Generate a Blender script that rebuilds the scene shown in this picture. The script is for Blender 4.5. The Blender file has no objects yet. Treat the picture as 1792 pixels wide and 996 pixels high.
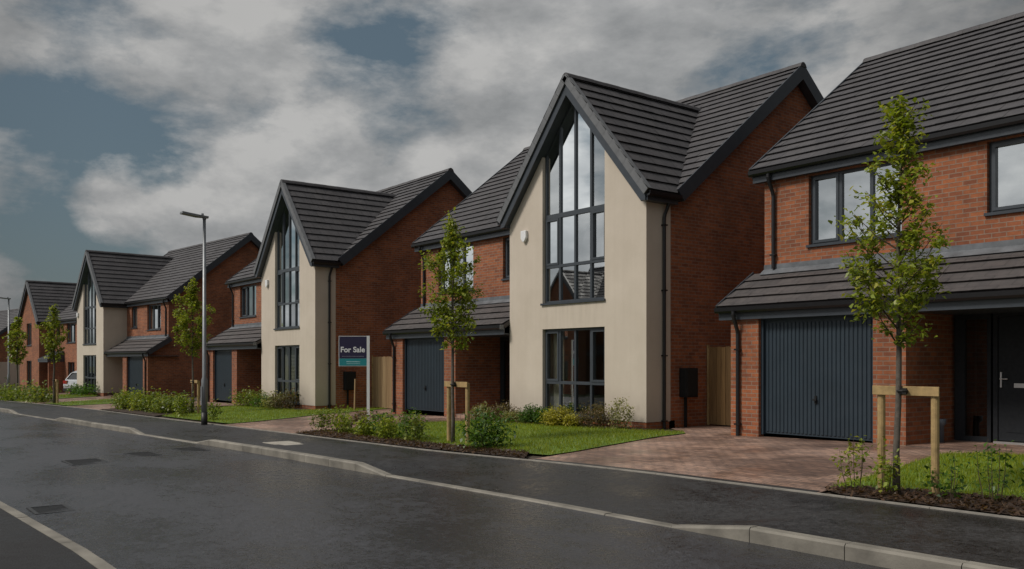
import bpy, bmesh, math, random
import numpy as np
from mathutils import Vector, Matrix
from mathutils.geometry import tessellate_polygon

random.seed(7)
RNG = np.random.default_rng(11)
S = bpy.context.scene
C = S.collection
R = math.radians

# ------------------------------------------------------------------ materials
def new_mat(name):
    m = bpy.data.materials.new(name); m.use_nodes = True
    nt = m.node_tree; nt.nodes.clear()
    out = nt.nodes.new('ShaderNodeOutputMaterial')
    b = nt.nodes.new('ShaderNodeBsdfPrincipled')
    nt.links.new(b.outputs[0], out.inputs[0])
    return m, nt, b, out

def N(nt, kind, **kw):
    n = nt.nodes.new(kind)
    for k, v in kw.items():
        if k in n.inputs: n.inputs[k].default_value = v
        else: setattr(n, k, v)
    return n

def col(c): return (c[0], c[1], c[2], 1)

def ramp(nt, src, stops):
    r = nt.nodes.new('ShaderNodeValToRGB')
    e = r.color_ramp.elements
    while len(e) < len(stops): e.new(0.5)
    for el, (p, c) in zip(e, stops):
        el.position = p; el.color = col(c) if len(c) == 3 else c
    nt.links.new(src, r.inputs[0]); return r

def mixc(nt, fac, a, b, mode='MIX'):
    m = nt.nodes.new('ShaderNodeMix'); m.data_type = 'RGBA'; m.blend_type = mode
    for sock, v in ((m.inputs[0], fac), (m.inputs[6], a), (m.inputs[7], b)):
        if hasattr(v, 'is_output'): nt.links.new(v, sock)
        elif isinstance(v, (int, float)): sock.default_value = v
        else: sock.default_value = col(v)
    return m.outputs[2]

def bump(nt, b, height, strength=0.3, dist=0.01):
    n = N(nt, 'ShaderNodeBump', Strength=strength, Distance=dist)
    nt.links.new(height, n.inputs['Height']); nt.links.new(n.outputs[0], b.inputs['Normal'])

def noise(nt, scale, detail=4, rough=0.55, vec=None, kind='Object'):
    tc = nt.nodes.new('ShaderNodeTexCoord')
    n = N(nt, 'ShaderNodeTexNoise', Scale=scale, Detail=detail, Roughness=rough)
    nt.links.new(vec if vec is not None else tc.outputs[kind], n.inputs['Vector'])
    return n.outputs[0]

def plain(name, c, rough=0.6, metal=0, var=0.15, scale=6, bmp=0.0):
    m, nt, b, o = new_mat(name)
    f = noise(nt, scale)
    a = tuple(x*(1-var) for x in c); d = tuple(min(1, x*(1+var)) for x in c)
    r = ramp(nt, f, [(0.3, a), (0.7, d)])
    nt.links.new(r.outputs[0], b.inputs['Base Color'])
    rr = N(nt, 'ShaderNodeMapRange'); rr.inputs[3].default_value = rough*0.8; rr.inputs[4].default_value = min(1, rough*1.2)
    nt.links.new(noise(nt, scale*3.1), rr.inputs[0]); nt.links.new(rr.outputs[0], b.inputs['Roughness'])
    b.inputs['Metallic'].default_value = metal
    if bmp: bump(nt, b, noise(nt, scale*12, 3), bmp)
    return m

def brick_mat(name, c1, c2, mortar, bw=0.225, rh=0.075, ms=0.009, rough=0.85, bmp=0.5, blot=0.35, wet=False):
    m, nt, b, o = new_mat(name)
    uv = nt.nodes.new('ShaderNodeUVMap')
    bt = nt.nodes.new('ShaderNodeTexBrick')
    bt.offset = 0.5; bt.offset_frequency = 2; bt.squash = 1
    for k, v in (('Scale', 1), ('Mortar Size', ms), ('Mortar Smooth', 0.2), ('Bias', 0.0), ('Brick Width', bw), ('Row Height', rh)):
        bt.inputs[k].default_value = v
    bt.inputs['Color1'].default_value = col(c1); bt.inputs['Color2'].default_value = col(c2); bt.inputs['Mortar'].default_value = col(mortar)
    nt.links.new(uv.outputs[0], bt.inputs['Vector'])
    f1 = noise(nt, 0.9, 5, 0.6); f2 = noise(nt, 11, 3)
    r1 = ramp(nt, f1, [(0.3, (1-blot,)*3), (0.7, (1+blot*.3,)*3)])
    r2 = ramp(nt, f2, [(0.25, (0.75, 0.75, 0.78)), (0.75, (1.12, 1.1, 1.08))])
    x = mixc(nt, 1.0, bt.outputs['Color'], r1.outputs[0], 'MULTIPLY')
    x = mixc(nt, 1.0, x, r2.outputs[0], 'MULTIPLY')
    nt.links.new(x, b.inputs['Base Color'])
    b.inputs['Roughness'].default_value = rough
    inv = N(nt, 'ShaderNodeMath', operation='SUBTRACT'); inv.inputs[0].default_value = 1
    nt.links.new(bt.outputs['Fac'], inv.inputs[1])
    add = N(nt, 'ShaderNodeMath', operation='MULTIPLY_ADD'); add.inputs[1].default_value = 0.35
    nt.links.new(noise(nt, 60, 3), add.inputs[0]); nt.links.new(inv.outputs[0], add.inputs[2])
    bump(nt, b, add.outputs[0], bmp, 0.006)
    if wet:
        dry = ramp(nt, noise(nt, 0.55, 5, 0.6), [(0.46, (0, 0, 0)), (0.56, (1, 1, 1))])
        lt = mixc(nt, 1.0, x, (1.75, 1.85, 1.9), 'MULTIPLY')
        nt.links.new(mixc(nt, dry.outputs[0], x, lt), b.inputs['Base Color'])
        w = ramp(nt, noise(nt, 0.8, 4, 0.6), [(0.42, (0.30,)*3), (0.6, (0.7,)*3)])
        nt.links.new(w.outputs[0], b.inputs['Roughness'])
    return m

def render_mat(name):
    m, nt, b, o = new_mat(name)
    f = noise(nt, 1.1, 6, 0.6)
    r = ramp(nt, f, [(0.25, (0.52, 0.46, 0.39)), (0.75, (0.575, 0.51, 0.44))])
    tc = nt.nodes.new('ShaderNodeTexCoord')
    mp = N(nt, 'ShaderNodeMapping'); mp.inputs['Scale'].default_value = (7, 7, 0.35)
    nt.links.new(tc.outputs['Object'], mp.inputs[0])
    st = ramp(nt, noise(nt, 1.0, 4, 0.6, mp.outputs[0]), [(0.3, (0.965, 0.96, 0.955)), (0.62, (1.0, 1.0, 1.0))])
    x = mixc(nt, 1, r.outputs[0], st.outputs[0], 'MULTIPLY')
    # damp grime low on the wall
    sp = nt.nodes.new('ShaderNodeSeparateXYZ'); nt.links.new(tc.outputs['Object'], sp.inputs[0])
    g = N(nt, 'ShaderNodeMapRange'); g.inputs[1].default_value = 0.1; g.inputs[2].default_value = 0.9
    g.inputs[3].default_value = 0.82; g.inputs[4].default_value = 1.0
    nt.links.new(sp.outputs[2], g.inputs[0])
    x = mixc(nt, 1, x, g.outputs[0], 'MULTIPLY')
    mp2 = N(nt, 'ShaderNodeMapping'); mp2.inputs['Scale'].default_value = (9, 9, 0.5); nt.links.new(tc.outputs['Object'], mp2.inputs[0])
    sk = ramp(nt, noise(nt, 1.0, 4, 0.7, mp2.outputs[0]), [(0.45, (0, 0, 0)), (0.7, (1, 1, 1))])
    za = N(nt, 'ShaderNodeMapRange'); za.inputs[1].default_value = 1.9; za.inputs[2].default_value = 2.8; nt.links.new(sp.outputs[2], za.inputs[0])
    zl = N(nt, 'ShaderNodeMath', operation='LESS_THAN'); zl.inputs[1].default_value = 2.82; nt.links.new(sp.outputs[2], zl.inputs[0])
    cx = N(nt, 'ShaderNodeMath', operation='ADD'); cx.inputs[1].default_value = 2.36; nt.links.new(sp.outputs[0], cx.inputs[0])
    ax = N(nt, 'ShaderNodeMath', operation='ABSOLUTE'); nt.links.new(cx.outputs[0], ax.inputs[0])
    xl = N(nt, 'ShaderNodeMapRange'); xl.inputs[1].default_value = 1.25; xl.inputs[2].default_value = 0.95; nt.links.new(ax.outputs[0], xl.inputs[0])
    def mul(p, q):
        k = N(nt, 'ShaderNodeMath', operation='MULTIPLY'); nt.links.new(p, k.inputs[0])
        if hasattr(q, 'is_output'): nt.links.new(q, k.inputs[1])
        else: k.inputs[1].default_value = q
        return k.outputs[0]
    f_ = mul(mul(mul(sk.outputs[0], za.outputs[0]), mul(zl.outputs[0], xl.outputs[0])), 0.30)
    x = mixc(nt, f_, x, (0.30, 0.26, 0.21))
    bl = ramp(nt, noise(nt, 0.7, 6, 0.65), [(0.35, (0.93, 0.925, 0.91)), (0.65, (1.03, 1.03, 1.03))])
    x = mixc(nt, 1, x, bl.outputs[0], 'MULTIPLY')
    nt.links.new(x, b.inputs['Base Color']); b.inputs['Roughness'].default_value = 0.9
    bump(nt, b, noise(nt, 140, 2), 0.35, 0.003)
    return m

def tile_mat(name, c1, c2):
    m = brick_mat(name, c1, c2, tuple(x*0.35 for x in c1), bw=0.34, rh=0.32, ms=0.006, rough=0.62, bmp=0.25, blot=0.25)
    nt = m.node_tree; b = [n for n in nt.nodes if n.type == 'BSDF_PRINCIPLED'][0]
    r = ramp(nt, noise(nt, 1.6, 4), [(0.35, (0.58,)*3), (0.65, (0.85,)*3)])
    nt.links.new(r.outputs[0], b.inputs['Roughness'])
    return m

def glass_mat(name, refl=0.42, tint=(0.5, 0.53, 0.52), var=0.012):
    m, nt, b, o = new_mat(name); nt.nodes.remove(b)
    tr = N(nt, 'ShaderNodeBsdfTransparent', Color=col(tint))
    gl = N(nt, 'ShaderNodeBsdfGlossy', Color=(0.92, 0.96, 0.98, 1), Roughness=0.015)
    bp = N(nt, 'ShaderNodeBump', Strength=0.02, Distance=0.02)
    nt.links.new(noise(nt, 1.3, 1), bp.inputs['Height']); nt.links.new(bp.outputs[0], gl.inputs['Normal'])
    fr = N(nt, 'ShaderNodeLayerWeight', Blend=0.5)
    mr = N(nt, 'ShaderNodeMapRange'); mr.inputs[3].default_value = refl; mr.inputs[4].default_value = min(1, refl+0.45)
    nt.links.new(fr.outputs['Fresnel'], mr.inputs[0])
    mx = nt.nodes.new('ShaderNodeMixShader')
    nt.links.new(mr.outputs[0], mx.inputs[0]); nt.links.new(tr.outputs[0], mx.inputs[1]); nt.links.new(gl.outputs[0], mx.inputs[2])
    nt.links.new(mx.outputs[0], o.inputs[0])
    return m

def leaf_mat(name, dark, light, accent=None):
    m, nt, b, o = new_mat(name)
    g = nt.nodes.new('ShaderNodeNewGeometry')
    st = [(0.0, dark), (0.75, light)]
    if accent: st.append((0.97, accent))
    r = ramp(nt, g.outputs['Random Per Island'], st)
    vr = ramp(nt, noise(nt, 1.1, 5, 0.65), [(0.3, (0.72, 0.76, 0.7)), (0.7, (1.14, 1.1, 1.0))])
    lc = mixc(nt, 1, r.outputs[0], vr.outputs[0], 'MULTIPLY')
    nt.links.new(lc, b.inputs['Base Color']); b.inputs['Roughness'].default_value = 0.45
    t = nt.nodes.new('ShaderNodeBsdfTranslucent')
    br = mixc(nt, 1, lc, (1.5, 1.5, 0.7), 'MULTIPLY'); nt.links.new(br, t.inputs[0])
    mx = nt.nodes.new('ShaderNodeMixShader'); mx.inputs[0].default_value = 0.35
    nt.links.new(b.outputs[0], mx.inputs[1]); nt.links.new(t.outputs[0], mx.inputs[2]); nt.links.new(mx.outputs[0], o.inputs[0])
    return m

def asphalt_mat(name, dry, wet, rlo, rhi, ag=0.6, lo=0.66, hi=0.86):
    m, nt, b, o = new_mat(name)
    tc = nt.nodes.new('ShaderNodeTexCoord'); mp = N(nt, 'ShaderNodeMapping'); mp.inputs['Scale'].default_value = (0.55, 1.0, 1.0)
    nt.links.new(tc.outputs['Object'], mp.inputs[0])
    big = noise(nt, 0.5, 6, 0.62, mp.outputs[0]); mid = noise(nt, 4.5, 6, 0.7); fine = noise(nt, 55, 2, 0.6); grit = noise(nt, 16, 4, 0.75)
    w = N(nt, 'ShaderNodeMath', operation='MULTIPLY_ADD'); w.inputs[1].default_value = 0.5
    nt.links.new(mid, w.inputs[0]); nt.links.new(big, w.inputs[2])
    wr = ramp(nt, w.outputs[0], [(lo, (0, 0, 0)), (hi, (1, 1, 1))])        # 0 wet, 1 dry
    gr = ramp(nt, grit, [(0.36, (0.5,)*3), (0.62, (1.25,)*3)])
    fr = ramp(nt, fine, [(0.3, (0.55,)*3), (0.75, (1.6,)*3)])
    x = mixc(nt, wr.outputs[0], wet, dry)
    x = mixc(nt, 0.8, x, gr.outputs[0], 'MULTIPLY'); x = mixc(nt, 0.7, x, fr.outputs[0], 'MULTIPLY')
    nt.links.new(x, b.inputs['Base Color'])
    rr = N(nt, 'ShaderNodeMapRange'); rr.inputs[3].default_value = rlo; rr.inputs[4].default_value = rhi
    nt.links.new(wr.outputs[0], rr.inputs[0])
    r2 = N(nt, 'ShaderNodeMath', operation='MULTIPLY_ADD'); r2.inputs[1].default_value = 0.25; r2.use_clamp = True
    gs = N(nt, 'ShaderNodeMapRange'); gs.inputs[1].default_value = 0.4; gs.inputs[2].default_value = 0.65
    nt.links.new(grit, gs.inputs[0]); nt.links.new(gs.outputs[0], r2.inputs[0]); nt.links.new(rr.outputs[0], r2.inputs[2])
    nt.links.new(r2.outputs[0], b.inputs['Roughness'])
    vo = N(nt, 'ShaderNodeTexVoronoi', Scale=60.0); nt.links.new(tc.outputs['Object'], vo.inputs['Vector'])
    ad = N(nt, 'ShaderNodeMath', operation='MULTIPLY_ADD'); ad.inputs[1].default_value = 0.7
    nt.links.new(vo.outputs['Distance'], ad.inputs[0]); nt.links.new(grit, ad.inputs[2])
    bump(nt, b, ad.outputs[0], ag, 0.006)
    return m

M = {}
M['brick'] = brick_mat('red_brick', (0.375, 0.122, 0.046), (0.225, 0.070, 0.032), (0.27, 0.18, 0.13))
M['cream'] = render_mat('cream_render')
M['tile'] = tile_mat('dark_grey_tile', (0.076, 0.073, 0.078), (0.060, 0.058, 0.064))
M['tileb'] = tile_mat('brown_grey_tile', (0.086, 0.076, 0.075), (0.064, 0.058, 0.059))
M['trim'] = plain('anthracite_trim', (0.040, 0.048, 0.060), 0.38, var=0.12)
M['verge'] = plain('grey_verge', (0.13, 0.135, 0.145), 0.5, var=0.12)
M['frame'] = plain('anthracite_frame', (0.047, 0.056, 0.068), 0.35, var=0.08)
M['gutter'] = plain('black_plastic', (0.009, 0.009, 0.011), 0.35, var=0.1)
M['lead'] = plain('lead_flashing', (0.13, 0.14, 0.155), 0.5, metal=0.2, var=0.3, scale=4)
M['garage'] = plain('slate_blue_steel', (0.021, 0.034, 0.048), 0.45, var=0.10, scale=1.5)
M['door'] = plain('dark_blue_door', (0.006, 0.009, 0.014), 0.75, var=0.08)
M['gloom'] = plain('painted_porch_shade', (0.02, 0.02, 0.018), 0.9)  # near-black colour standing in for the shade inside the porch
M['steel'] = plain('brushed_steel', (0.5, 0.5, 0.5), 0.35, metal=0.9, var=0.06)
M['glass'] = glass_mat('window_glass', 0.58, (0.8, 0.83, 0.82))
M['glass_low'] = glass_mat('ground_window_glass', 0.13, (0.8, 0.82, 0.78))
M['glass_dim'] = glass_mat('porch_glass', 0.10, (0.5, 0.5, 0.48))
M['curtain'] = plain('curtain_cloth', (0.5, 0.49, 0.42), 0.9, var=0.08)
M['interior'] = plain('interior_plaster', (0.36, 0.34, 0.30), 0.9, var=0.05)
M['white'] = plain('white_plastic', (0.72, 0.73, 0.75), 0.4, var=0.04)
M['black'] = plain('black_box_plastic', (0.004, 0.004, 0.005), 0.95, var=0.1)
M['kerb'] = plain('concrete_kerb', (0.185, 0.172, 0.148), 0.75, var=0.42, scale=2.2, bmp=0.3)
M['conc'] = plain('pale_concrete', (0.33, 0.31, 0.27), 0.8, var=0.2, scale=5, bmp=0.3)
M['edging'] = plain('concrete_edging', (0.24, 0.225, 0.20), 0.8, var=0.25, scale=4, bmp=0.2)
M['road'] = asphalt_mat('wet_road_asphalt', (0.047, 0.048, 0.055), (0.023, 0.024, 0.027), 0.09, 0.34, 0.7)
M['path'] = asphalt_mat('damp_pavement_asphalt', (0.030, 0.030, 0.032), (0.014, 0.014, 0.015), 0.22, 0.50, 0.5)
M['path2'] = asphalt_mat('dark_pavement_asphalt', (0.013, 0.013, 0.015), (0.008, 0.008, 0.009), 0.5, 0.8, 0.5)
M['iron'] = plain('cast_iron', (0.034, 0.034, 0.035), 0.45, metal=0.2, var=0.3)
M['paver'] = brick_mat('block_paving', (0.275, 0.168, 0.122), (0.165, 0.105, 0.083), (0.075, 0.055, 0.045), bw=0.2, rh=0.1, ms=0.008, rough=0.6, bmp=0.6, blot=0.30, wet=True)
M['soil'] = plain('garden_soil', (0.06, 0.045, 0.032), 0.95, var=0.4, scale=8, bmp=0.5)
M['bark'] = leaf_mat('bark_mulch', (0.022, 0.012, 0.008), (0.085, 0.045, 0.028), (0.16, 0.10, 0.065))
M['barkbase'] = plain('bark_bed', (0.035, 0.020, 0.013), 0.95, var=0.5, scale=20, bmp=0.6)
M['lawn'] = plain('lawn_ground', (0.085, 0.145, 0.012), 0.95, var=0.35, scale=1.2, bmp=0.3)
M['grass'] = leaf_mat('grass_blades', (0.13, 0.175, 0.008), (0.26, 0.315, 0.016), (0.32, 0.34, 0.03))
M['field'] = plain('field_ground', (0.05, 0.062, 0.022), 0.95, var=0.4, scale=0.08)
M['trunk'] = plain('grey_brown_bark', (0.10, 0.085, 0.070), 0.9, var=0.35, scale=14, bmp=0.5)
M['twig'] = plain('twig_bark', (0.075, 0.055, 0.035), 0.9, var=0.2, scale=20)
M['stake'] = plain('treated_timber', (0.34, 0.235, 0.105), 0.8, var=0.3, scale=9, bmp=0.3)
M['tie'] = plain('rubber_tie', (0.008, 0.008, 0.008), 0.7)
M['leaf_tree'] = leaf_mat('tree_leaves', (0.11, 0.155, 0.016), (0.27, 0.335, 0.038), (0.38, 0.36, 0.06))
M['leaf_dark'] = leaf_mat('dark_leaves', (0.026, 0.068, 0.012), (0.085, 0.170, 0.022))
M['leaf_mid'] = leaf_mat('mid_leaves', (0.065, 0.105, 0.016), (0.18, 0.235, 0.035), (0.29, 0.28, 0.06))
M['leaf_yellow'] = leaf_mat('yellow_leaves', (0.16, 0.16, 0.018), (0.40, 0.36, 0.05))
M['leaf_pale'] = leaf_mat('pale_leaves', (0.14, 0.15, 0.06), (0.31, 0.31, 0.14), (0.36, 0.33, 0.18))
M['leaf_brown'] = leaf_mat('bronze_leaves', (0.07, 0.055, 0.03), (0.17, 0.14, 0.065), (0.20, 0.12, 0.09))
M['galv'] = plain('galvanised_steel', (0.24, 0.255, 0.27), 0.45, metal=0.5, var=0.12)
M['lampblack'] = plain('black_column_base', (0.010, 0.010, 0.011), 0.5)
M['navy'] = plain('navy_board', (0.018, 0.013, 0.050), 0.45, var=0.04)
M['teal'] = plain('teal_band', (0.015, 0.23, 0.26), 0.45, var=0.04)
M['ink'] = plain('white_lettering', (0.75, 0.75, 0.78), 0.5, var=0.02)
M['inkdim'] = plain('dim_lettering', (0.20, 0.20, 0.26), 0.5, var=0.02)
M['inkteal'] = plain('pale_teal_lettering', (0.40, 0.62, 0.65), 0.5, var=0.02)
M['silver'] = plain('silver_car_paint', (0.50, 0.52, 0.55), 0.28, metal=0.3, var=0.03)
M['darkpaint'] = plain('dark_car_paint', (0.012, 0.013, 0.016), 0.22, var=0.05)
M['tyre'] = plain('tyre_rubber', (0.012, 0.012, 0.012), 0.8)
M['carglass'] = plain('car_glass', (0.012, 0.014, 0.016), 0.06)
M['red'] = plain('red_lens', (0.30, 0.012, 0.010), 0.2, var=0.05)
M['greypipe'] = plain('grey_plastic_pipe', (0.085, 0.10, 0.125), 0.5)

def fence_mat(name, c0, c1):
    m, nt, b, o = new_mat(name)
    g = nt.nodes.new('ShaderNodeNewGeometry')
    r = ramp(nt, g.outputs['Random Per Island'], [(0, c0), (1, c1)])
    tc = nt.nodes.new('ShaderNodeTexCoord'); mp = N(nt, 'ShaderNodeMapping'); mp.inputs['Scale'].default_value = (30, 30, 1.2)
    nt.links.new(tc.outputs['Object'], mp.inputs[0])
    gr = ramp(nt, noise(nt, 1.0, 5, 0.6, mp.outputs[0]), [(0.3, (0.65, 0.62, 0.6)), (0.7, (1.1, 1.1, 1.1))])
    nt.links.new(mixc(nt, 1, r.outputs[0], gr.outputs[0], 'MULTIPLY'), b.inputs['Base Color']); b.inputs['Roughness'].default_value = 0.85
    return m
M['fence'] = fence_mat('fence_timber', (0.25, 0.16, 0.08), (0.41, 0.285, 0.155))
M['fence2'] = fence_mat('brown_fence_timber', (0.155, 0.09, 0.036), (0.29, 0.175, 0.07))

# ------------------------------------------------------------------ mesh helper
MIR = None      # mirror width used while a mirrored house is built
class MB:
    def __init__(s): s.v = []; s.f = []
    def poly(s, pts):
        i = len(s.v); s.v += [tuple(p) for p in pts]; s.f.append(tuple(range(i, i+len(pts))))
    def box(s, x0, x1, y0, y1, z0, z1):
        s.obox((x0, y0, z0), (x1-x0, 0, 0), (0, y1-y0, 0), (0, 0, z1-z0)); return s
    def obox(s, o, a, b, c):
        o, a, b, c = Vector(o), Vector(a), Vector(b), Vector(c)
        i = len(s.v)
        s.v += [tuple(p) for p in (o, o+a, o+a+b, o+b, o+c, o+a+c, o+a+b+c, o+b+c)]
        for q in ((0, 3, 2, 1), (4, 5, 6, 7), (0, 1, 5, 4), (1, 2, 6, 5), (2, 3, 7, 6), (3, 0, 4, 7)): s.f.append(tuple(i+k for k in q))
        return s
    def prism(s, pts, d):           # closed planar polygon extruded along vector d
        pts = [Vector(p) for p in pts]; d = Vector(d); n = len(pts); i = len(s.v)
        s.v += [tuple(p) for p in pts] + [tuple(p+d) for p in pts]
        s.f.append(tuple(range(i, i+n))); s.f.append(tuple(reversed(range(i+n, i+2*n))))
        for k in range(n): s.f.append((i+k, i+n+k, i+n+(k+1) % n, i+(k+1) % n))
        return s
    def tube(s, pts, r, n=8, cap=True):
        pts = [Vector(p) for p in pts]
        rs = r if isinstance(r, (list, tuple)) else [r]*len(pts)
        base = len(s.v); prev = None
        for k, p in enumerate(pts):
            d = (pts[min(k+1, len(pts)-1)] - pts[max(k-1, 0)]).normalized()
            if prev is None:
                up = Vector((0, 0, 1)) if abs(d.z) < 0.9 else Vector((1, 0, 0)); a = d.cross(up).normalized()
            else: a = (prev - d*prev.dot(d)).normalized()
            prev = a; b = d.cross(a)
            for j in range(n):
                t = 2*math.pi*j/n; s.v.append(tuple(p + (a*math.cos(t)+b*math.sin(t))*rs[k]))
        for k in range(len(pts)-1):
            for j in range(n):
                q = base+k*n; s.f.append((q+j, q+(j+1) % n, q+n+(j+1) % n, q+n+j))
        if cap:
            s.f.append(tuple(base+j for j in reversed(range(n)))); s.f.append(tuple(base+(len(pts)-1)*n+j for j in range(n)))
        return s
    def wall(s, outer, holes, y, depth=0.0):        # outer and holes are (x, z); wall faces -y
        loops = [[Vector((x, z, 0)) for x, z in outer]] + [[Vector((x, z, 0)) for x, z in h] for h in holes]
        flat = [p for l in loops for p in l]; i = len(s.v)
        s.v += [(p.x, y, p.y) for p in flat]
        for t in tessellate_polygon(loops): s.f.append(tuple(i+k for k in t))
        for h in holes:
            for k in range(len(h)):
                (ax, az), (bx, bz) = h[k], h[(k+1) % len(h)]
                s.poly([(ax, y, az), (bx, y, bz), (bx, y+depth, bz), (ax, y+depth, az)])
        return s
    def build(s, name, mat, parent=None, smooth=False, cut=None, bev=0.0):
        v = s.v
        if MIR is not None: v = [(-MIR-x, y, z) for x, y, z in v]
        me = bpy.data.meshes.new(name); me.from_pydata(v, [], s.f)
        bm = bmesh.new(); bm.from_mesh(me)
        if cut:
            for co, no in cut:
                co = Vector(co); no = Vector(no)
                if MIR is not None: co.x = -MIR-co.x; no.x = -no.x
                bmesh.ops.bisect_plane(bm, geom=bm.verts[:]+bm.edges[:]+bm.faces[:], plane_co=co, plane_no=no, clear_inner=True)
        if bev:
            bmesh.ops.remove_doubles(bm, verts=bm.verts, dist=1e-5)
            bmesh.ops.bevel(bm, geom=bm.edges[:], offset=bev, segments=2, affect='EDGES', profile=0.5)
        bmesh.ops.recalc_face_normals(bm, faces=bm.faces)
        uvl = bm.loops.layers.uv.new('UVMap')
        for f in bm.faces:
            n = f.normal; f.smooth = smooth
            h = math.hypot(n.x, n.y)
            if h < 0.05:
                for l in f.loops: l[uvl].uv = (l.vert.co.x, l.vert.co.y)
            else:
                t = Vector((-n.y/h, n.x/h, 0)); b = n.cross(t)
                for l in f.loops:
                    c = l.vert.co; l[uvl].uv = (c.dot(t), c.dot(b))
        bm.to_mesh(me); bm.free()
        o = bpy.data.objects.new(name, me); C.objects.link(o)
        me.materials.append(mat)
        if parent: o.parent = parent
        return o

def tag(o, label=None, cat=None, group=None, kind=None):
    if label: o['label'] = label
    if cat: o['category'] = cat
    if group: o['group'] = group
    if kind: o['kind'] = kind
    return o

def empty(name, loc, rz=0, label=None, cat=None, group=None):
    o = bpy.data.objects.new(name, None); C.objects.link(o)
    o.location = loc; o.rotation_euler = (0, 0, rz); o.empty_display_size = 0.3
    return tag(o, label, cat, group)

def np_mesh(name, V, nv, mat, parent=None):     # V (n, nv, 3): n separate faces of nv corners
    n = len(V); me = bpy.data.meshes.new(name)
    me.vertices.add(n*nv); me.vertices.foreach_set('co', V.reshape(-1).astype(np.float32))
    me.loops.add(n*nv); me.loops.foreach_set('vertex_index', np.arange(n*nv, dtype=np.int32))
    me.polygons.add(n); me.polygons.foreach_set('loop_start', np.arange(0, n*nv, nv, dtype=np.int32))
    me.polygons.foreach_set('loop_total', np.full(n, nv, dtype=np.int32))
    me.update(calc_edges=True); me.validate()
    o = bpy.data.objects.new(name, me); C.objects.link(o); me.materials.append(mat)
    if parent: o.parent = parent
    return o

# ------------------------------------------------------------------ terrain
def ip(x, xs, ys): return float(np.interp(x, xs, ys))
def zt(x): return ip(x, [-140, -73, -51.5, -27.5, -13, -8, 12], [-1.5, -0.80, -0.42, -0.20, 0.0, 0.08, 0.25])
KX = [-140, -100, -80, -60, -40, -31.4, -24.4, -18.5, -15, 14]
KY = [-9.0, -1.2, 1.6, 3.9, 5.45, 5.85, 6.08, 6.30, 6.36, 6.38]
def ky(x): return ip(x, KX, KY)                         # road-side face of the far kerb
def by(x): return ip(x, [-140, -100, -80, -60, -44, -37, -24, -13, -9.5, 14], [-6.9, 0.9, 3.7, 6.0, 7.6, 8.05, 8.30, 8.36, 8.64, 8.66])
def nk(x): return min(ip(x, [-30, -20, -12, -8, 14], [0.9, 1.30, 1.60, 1.73, 1.77]), ky(x)-4.6)
def up(x): return ip(x, [-46, -45, -39, -38, -32.3, -31.385, -24.065, -23.15, -19.49, -18.575, -12.17, -11.255, -5.765, -4.85],
                        [0.015, 0.13, 0.13, 0.015, 0.015, 0.13, 0.13, 0.015, 0.015, 0.13, 0.13, 0.015, 0.015, 0.13])
def G(x, y): return zt(x) + ip(y-by(x), [0, 3.5], [-0.12, 0.0])
ROADZ = -0.25
XS = sorted(set([-140, -120, -100, -90, -80] + list(np.arange(-75, 14.01, 0.6)) + [-11.255, -12.17, -5.765, -4.85, -18.575, -19.49, -23.15, -24.065, -31.385, -32.3]))

def strip(name, mat, f0, f1, ny=1, kind='structure'):   # f(x) -> (y, z)
    mb = MB()
    for a, b in zip(XS[:-1], XS[1:]):
        (y0, z0), (y1, z1), (y2, z2), (y3, z3) = f0(a), f1(a), f0(b), f1(b)
        for k in range(ny):
            p, q = k/ny, (k+1)/ny
            L = lambda u, v, t: u+(v-u)*t
            mb.poly([(a, L(y0, y1, p), L(z0, z1, p)), (b, L(y2, y3, p), L(z2, z3, p)), (b, L(y2, y3, q), L(z2, z3, q)), (a, L(y0, y1, q), L(z0, z1, q))])
    return tag(mb.build(name, mat), kind=kind)

# ground to the horizon
mb = MB()
gx = [-600, -300, -200, -140, -73, -51, -27, -13, -8, 12, 60, 300, 600]; gy = [-600, -200, -60, -12, 30, 60, 200, 600]
for i in range(len(gx)-1):
    for j in range(len(gy)-1):
        a, b, c, d = gx[i], gx[i+1], gy[j], gy[j+1]
        mb.poly([(a, c, zt(a)-0.40), (b, c, zt(b)-0.40), (b, d, zt(b)-0.40), (a, d, zt(a)-0.40)])
tag(mb.build('ground', M['field']), kind='structure')

# road with a slight camber, pavements
strip('road', M['road'], lambda x: (nk(x)-0.05, zt(x)+ROADZ), lambda x: (ky(x)-2.33, zt(x)+ROADZ+0.03))
strip('road', M['road'], lambda x: (ky(x)-2.33, zt(x)+ROADZ+0.03), lambda x: (ky(x)+0.002, zt(x)+ROADZ))
strip('pavement', M['path'], lambda x: (ky(x)+0.13, zt(x)+ROADZ+up(x)-0.004), lambda x: (by(x)-0.05, zt(x)-0.124))
strip('pavement', M['path2'], lambda x: (nk(x)-4.5, zt(x)-0.17), lambda x: (nk(x)-0.12, zt(x)+ROADZ+0.031))

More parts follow.
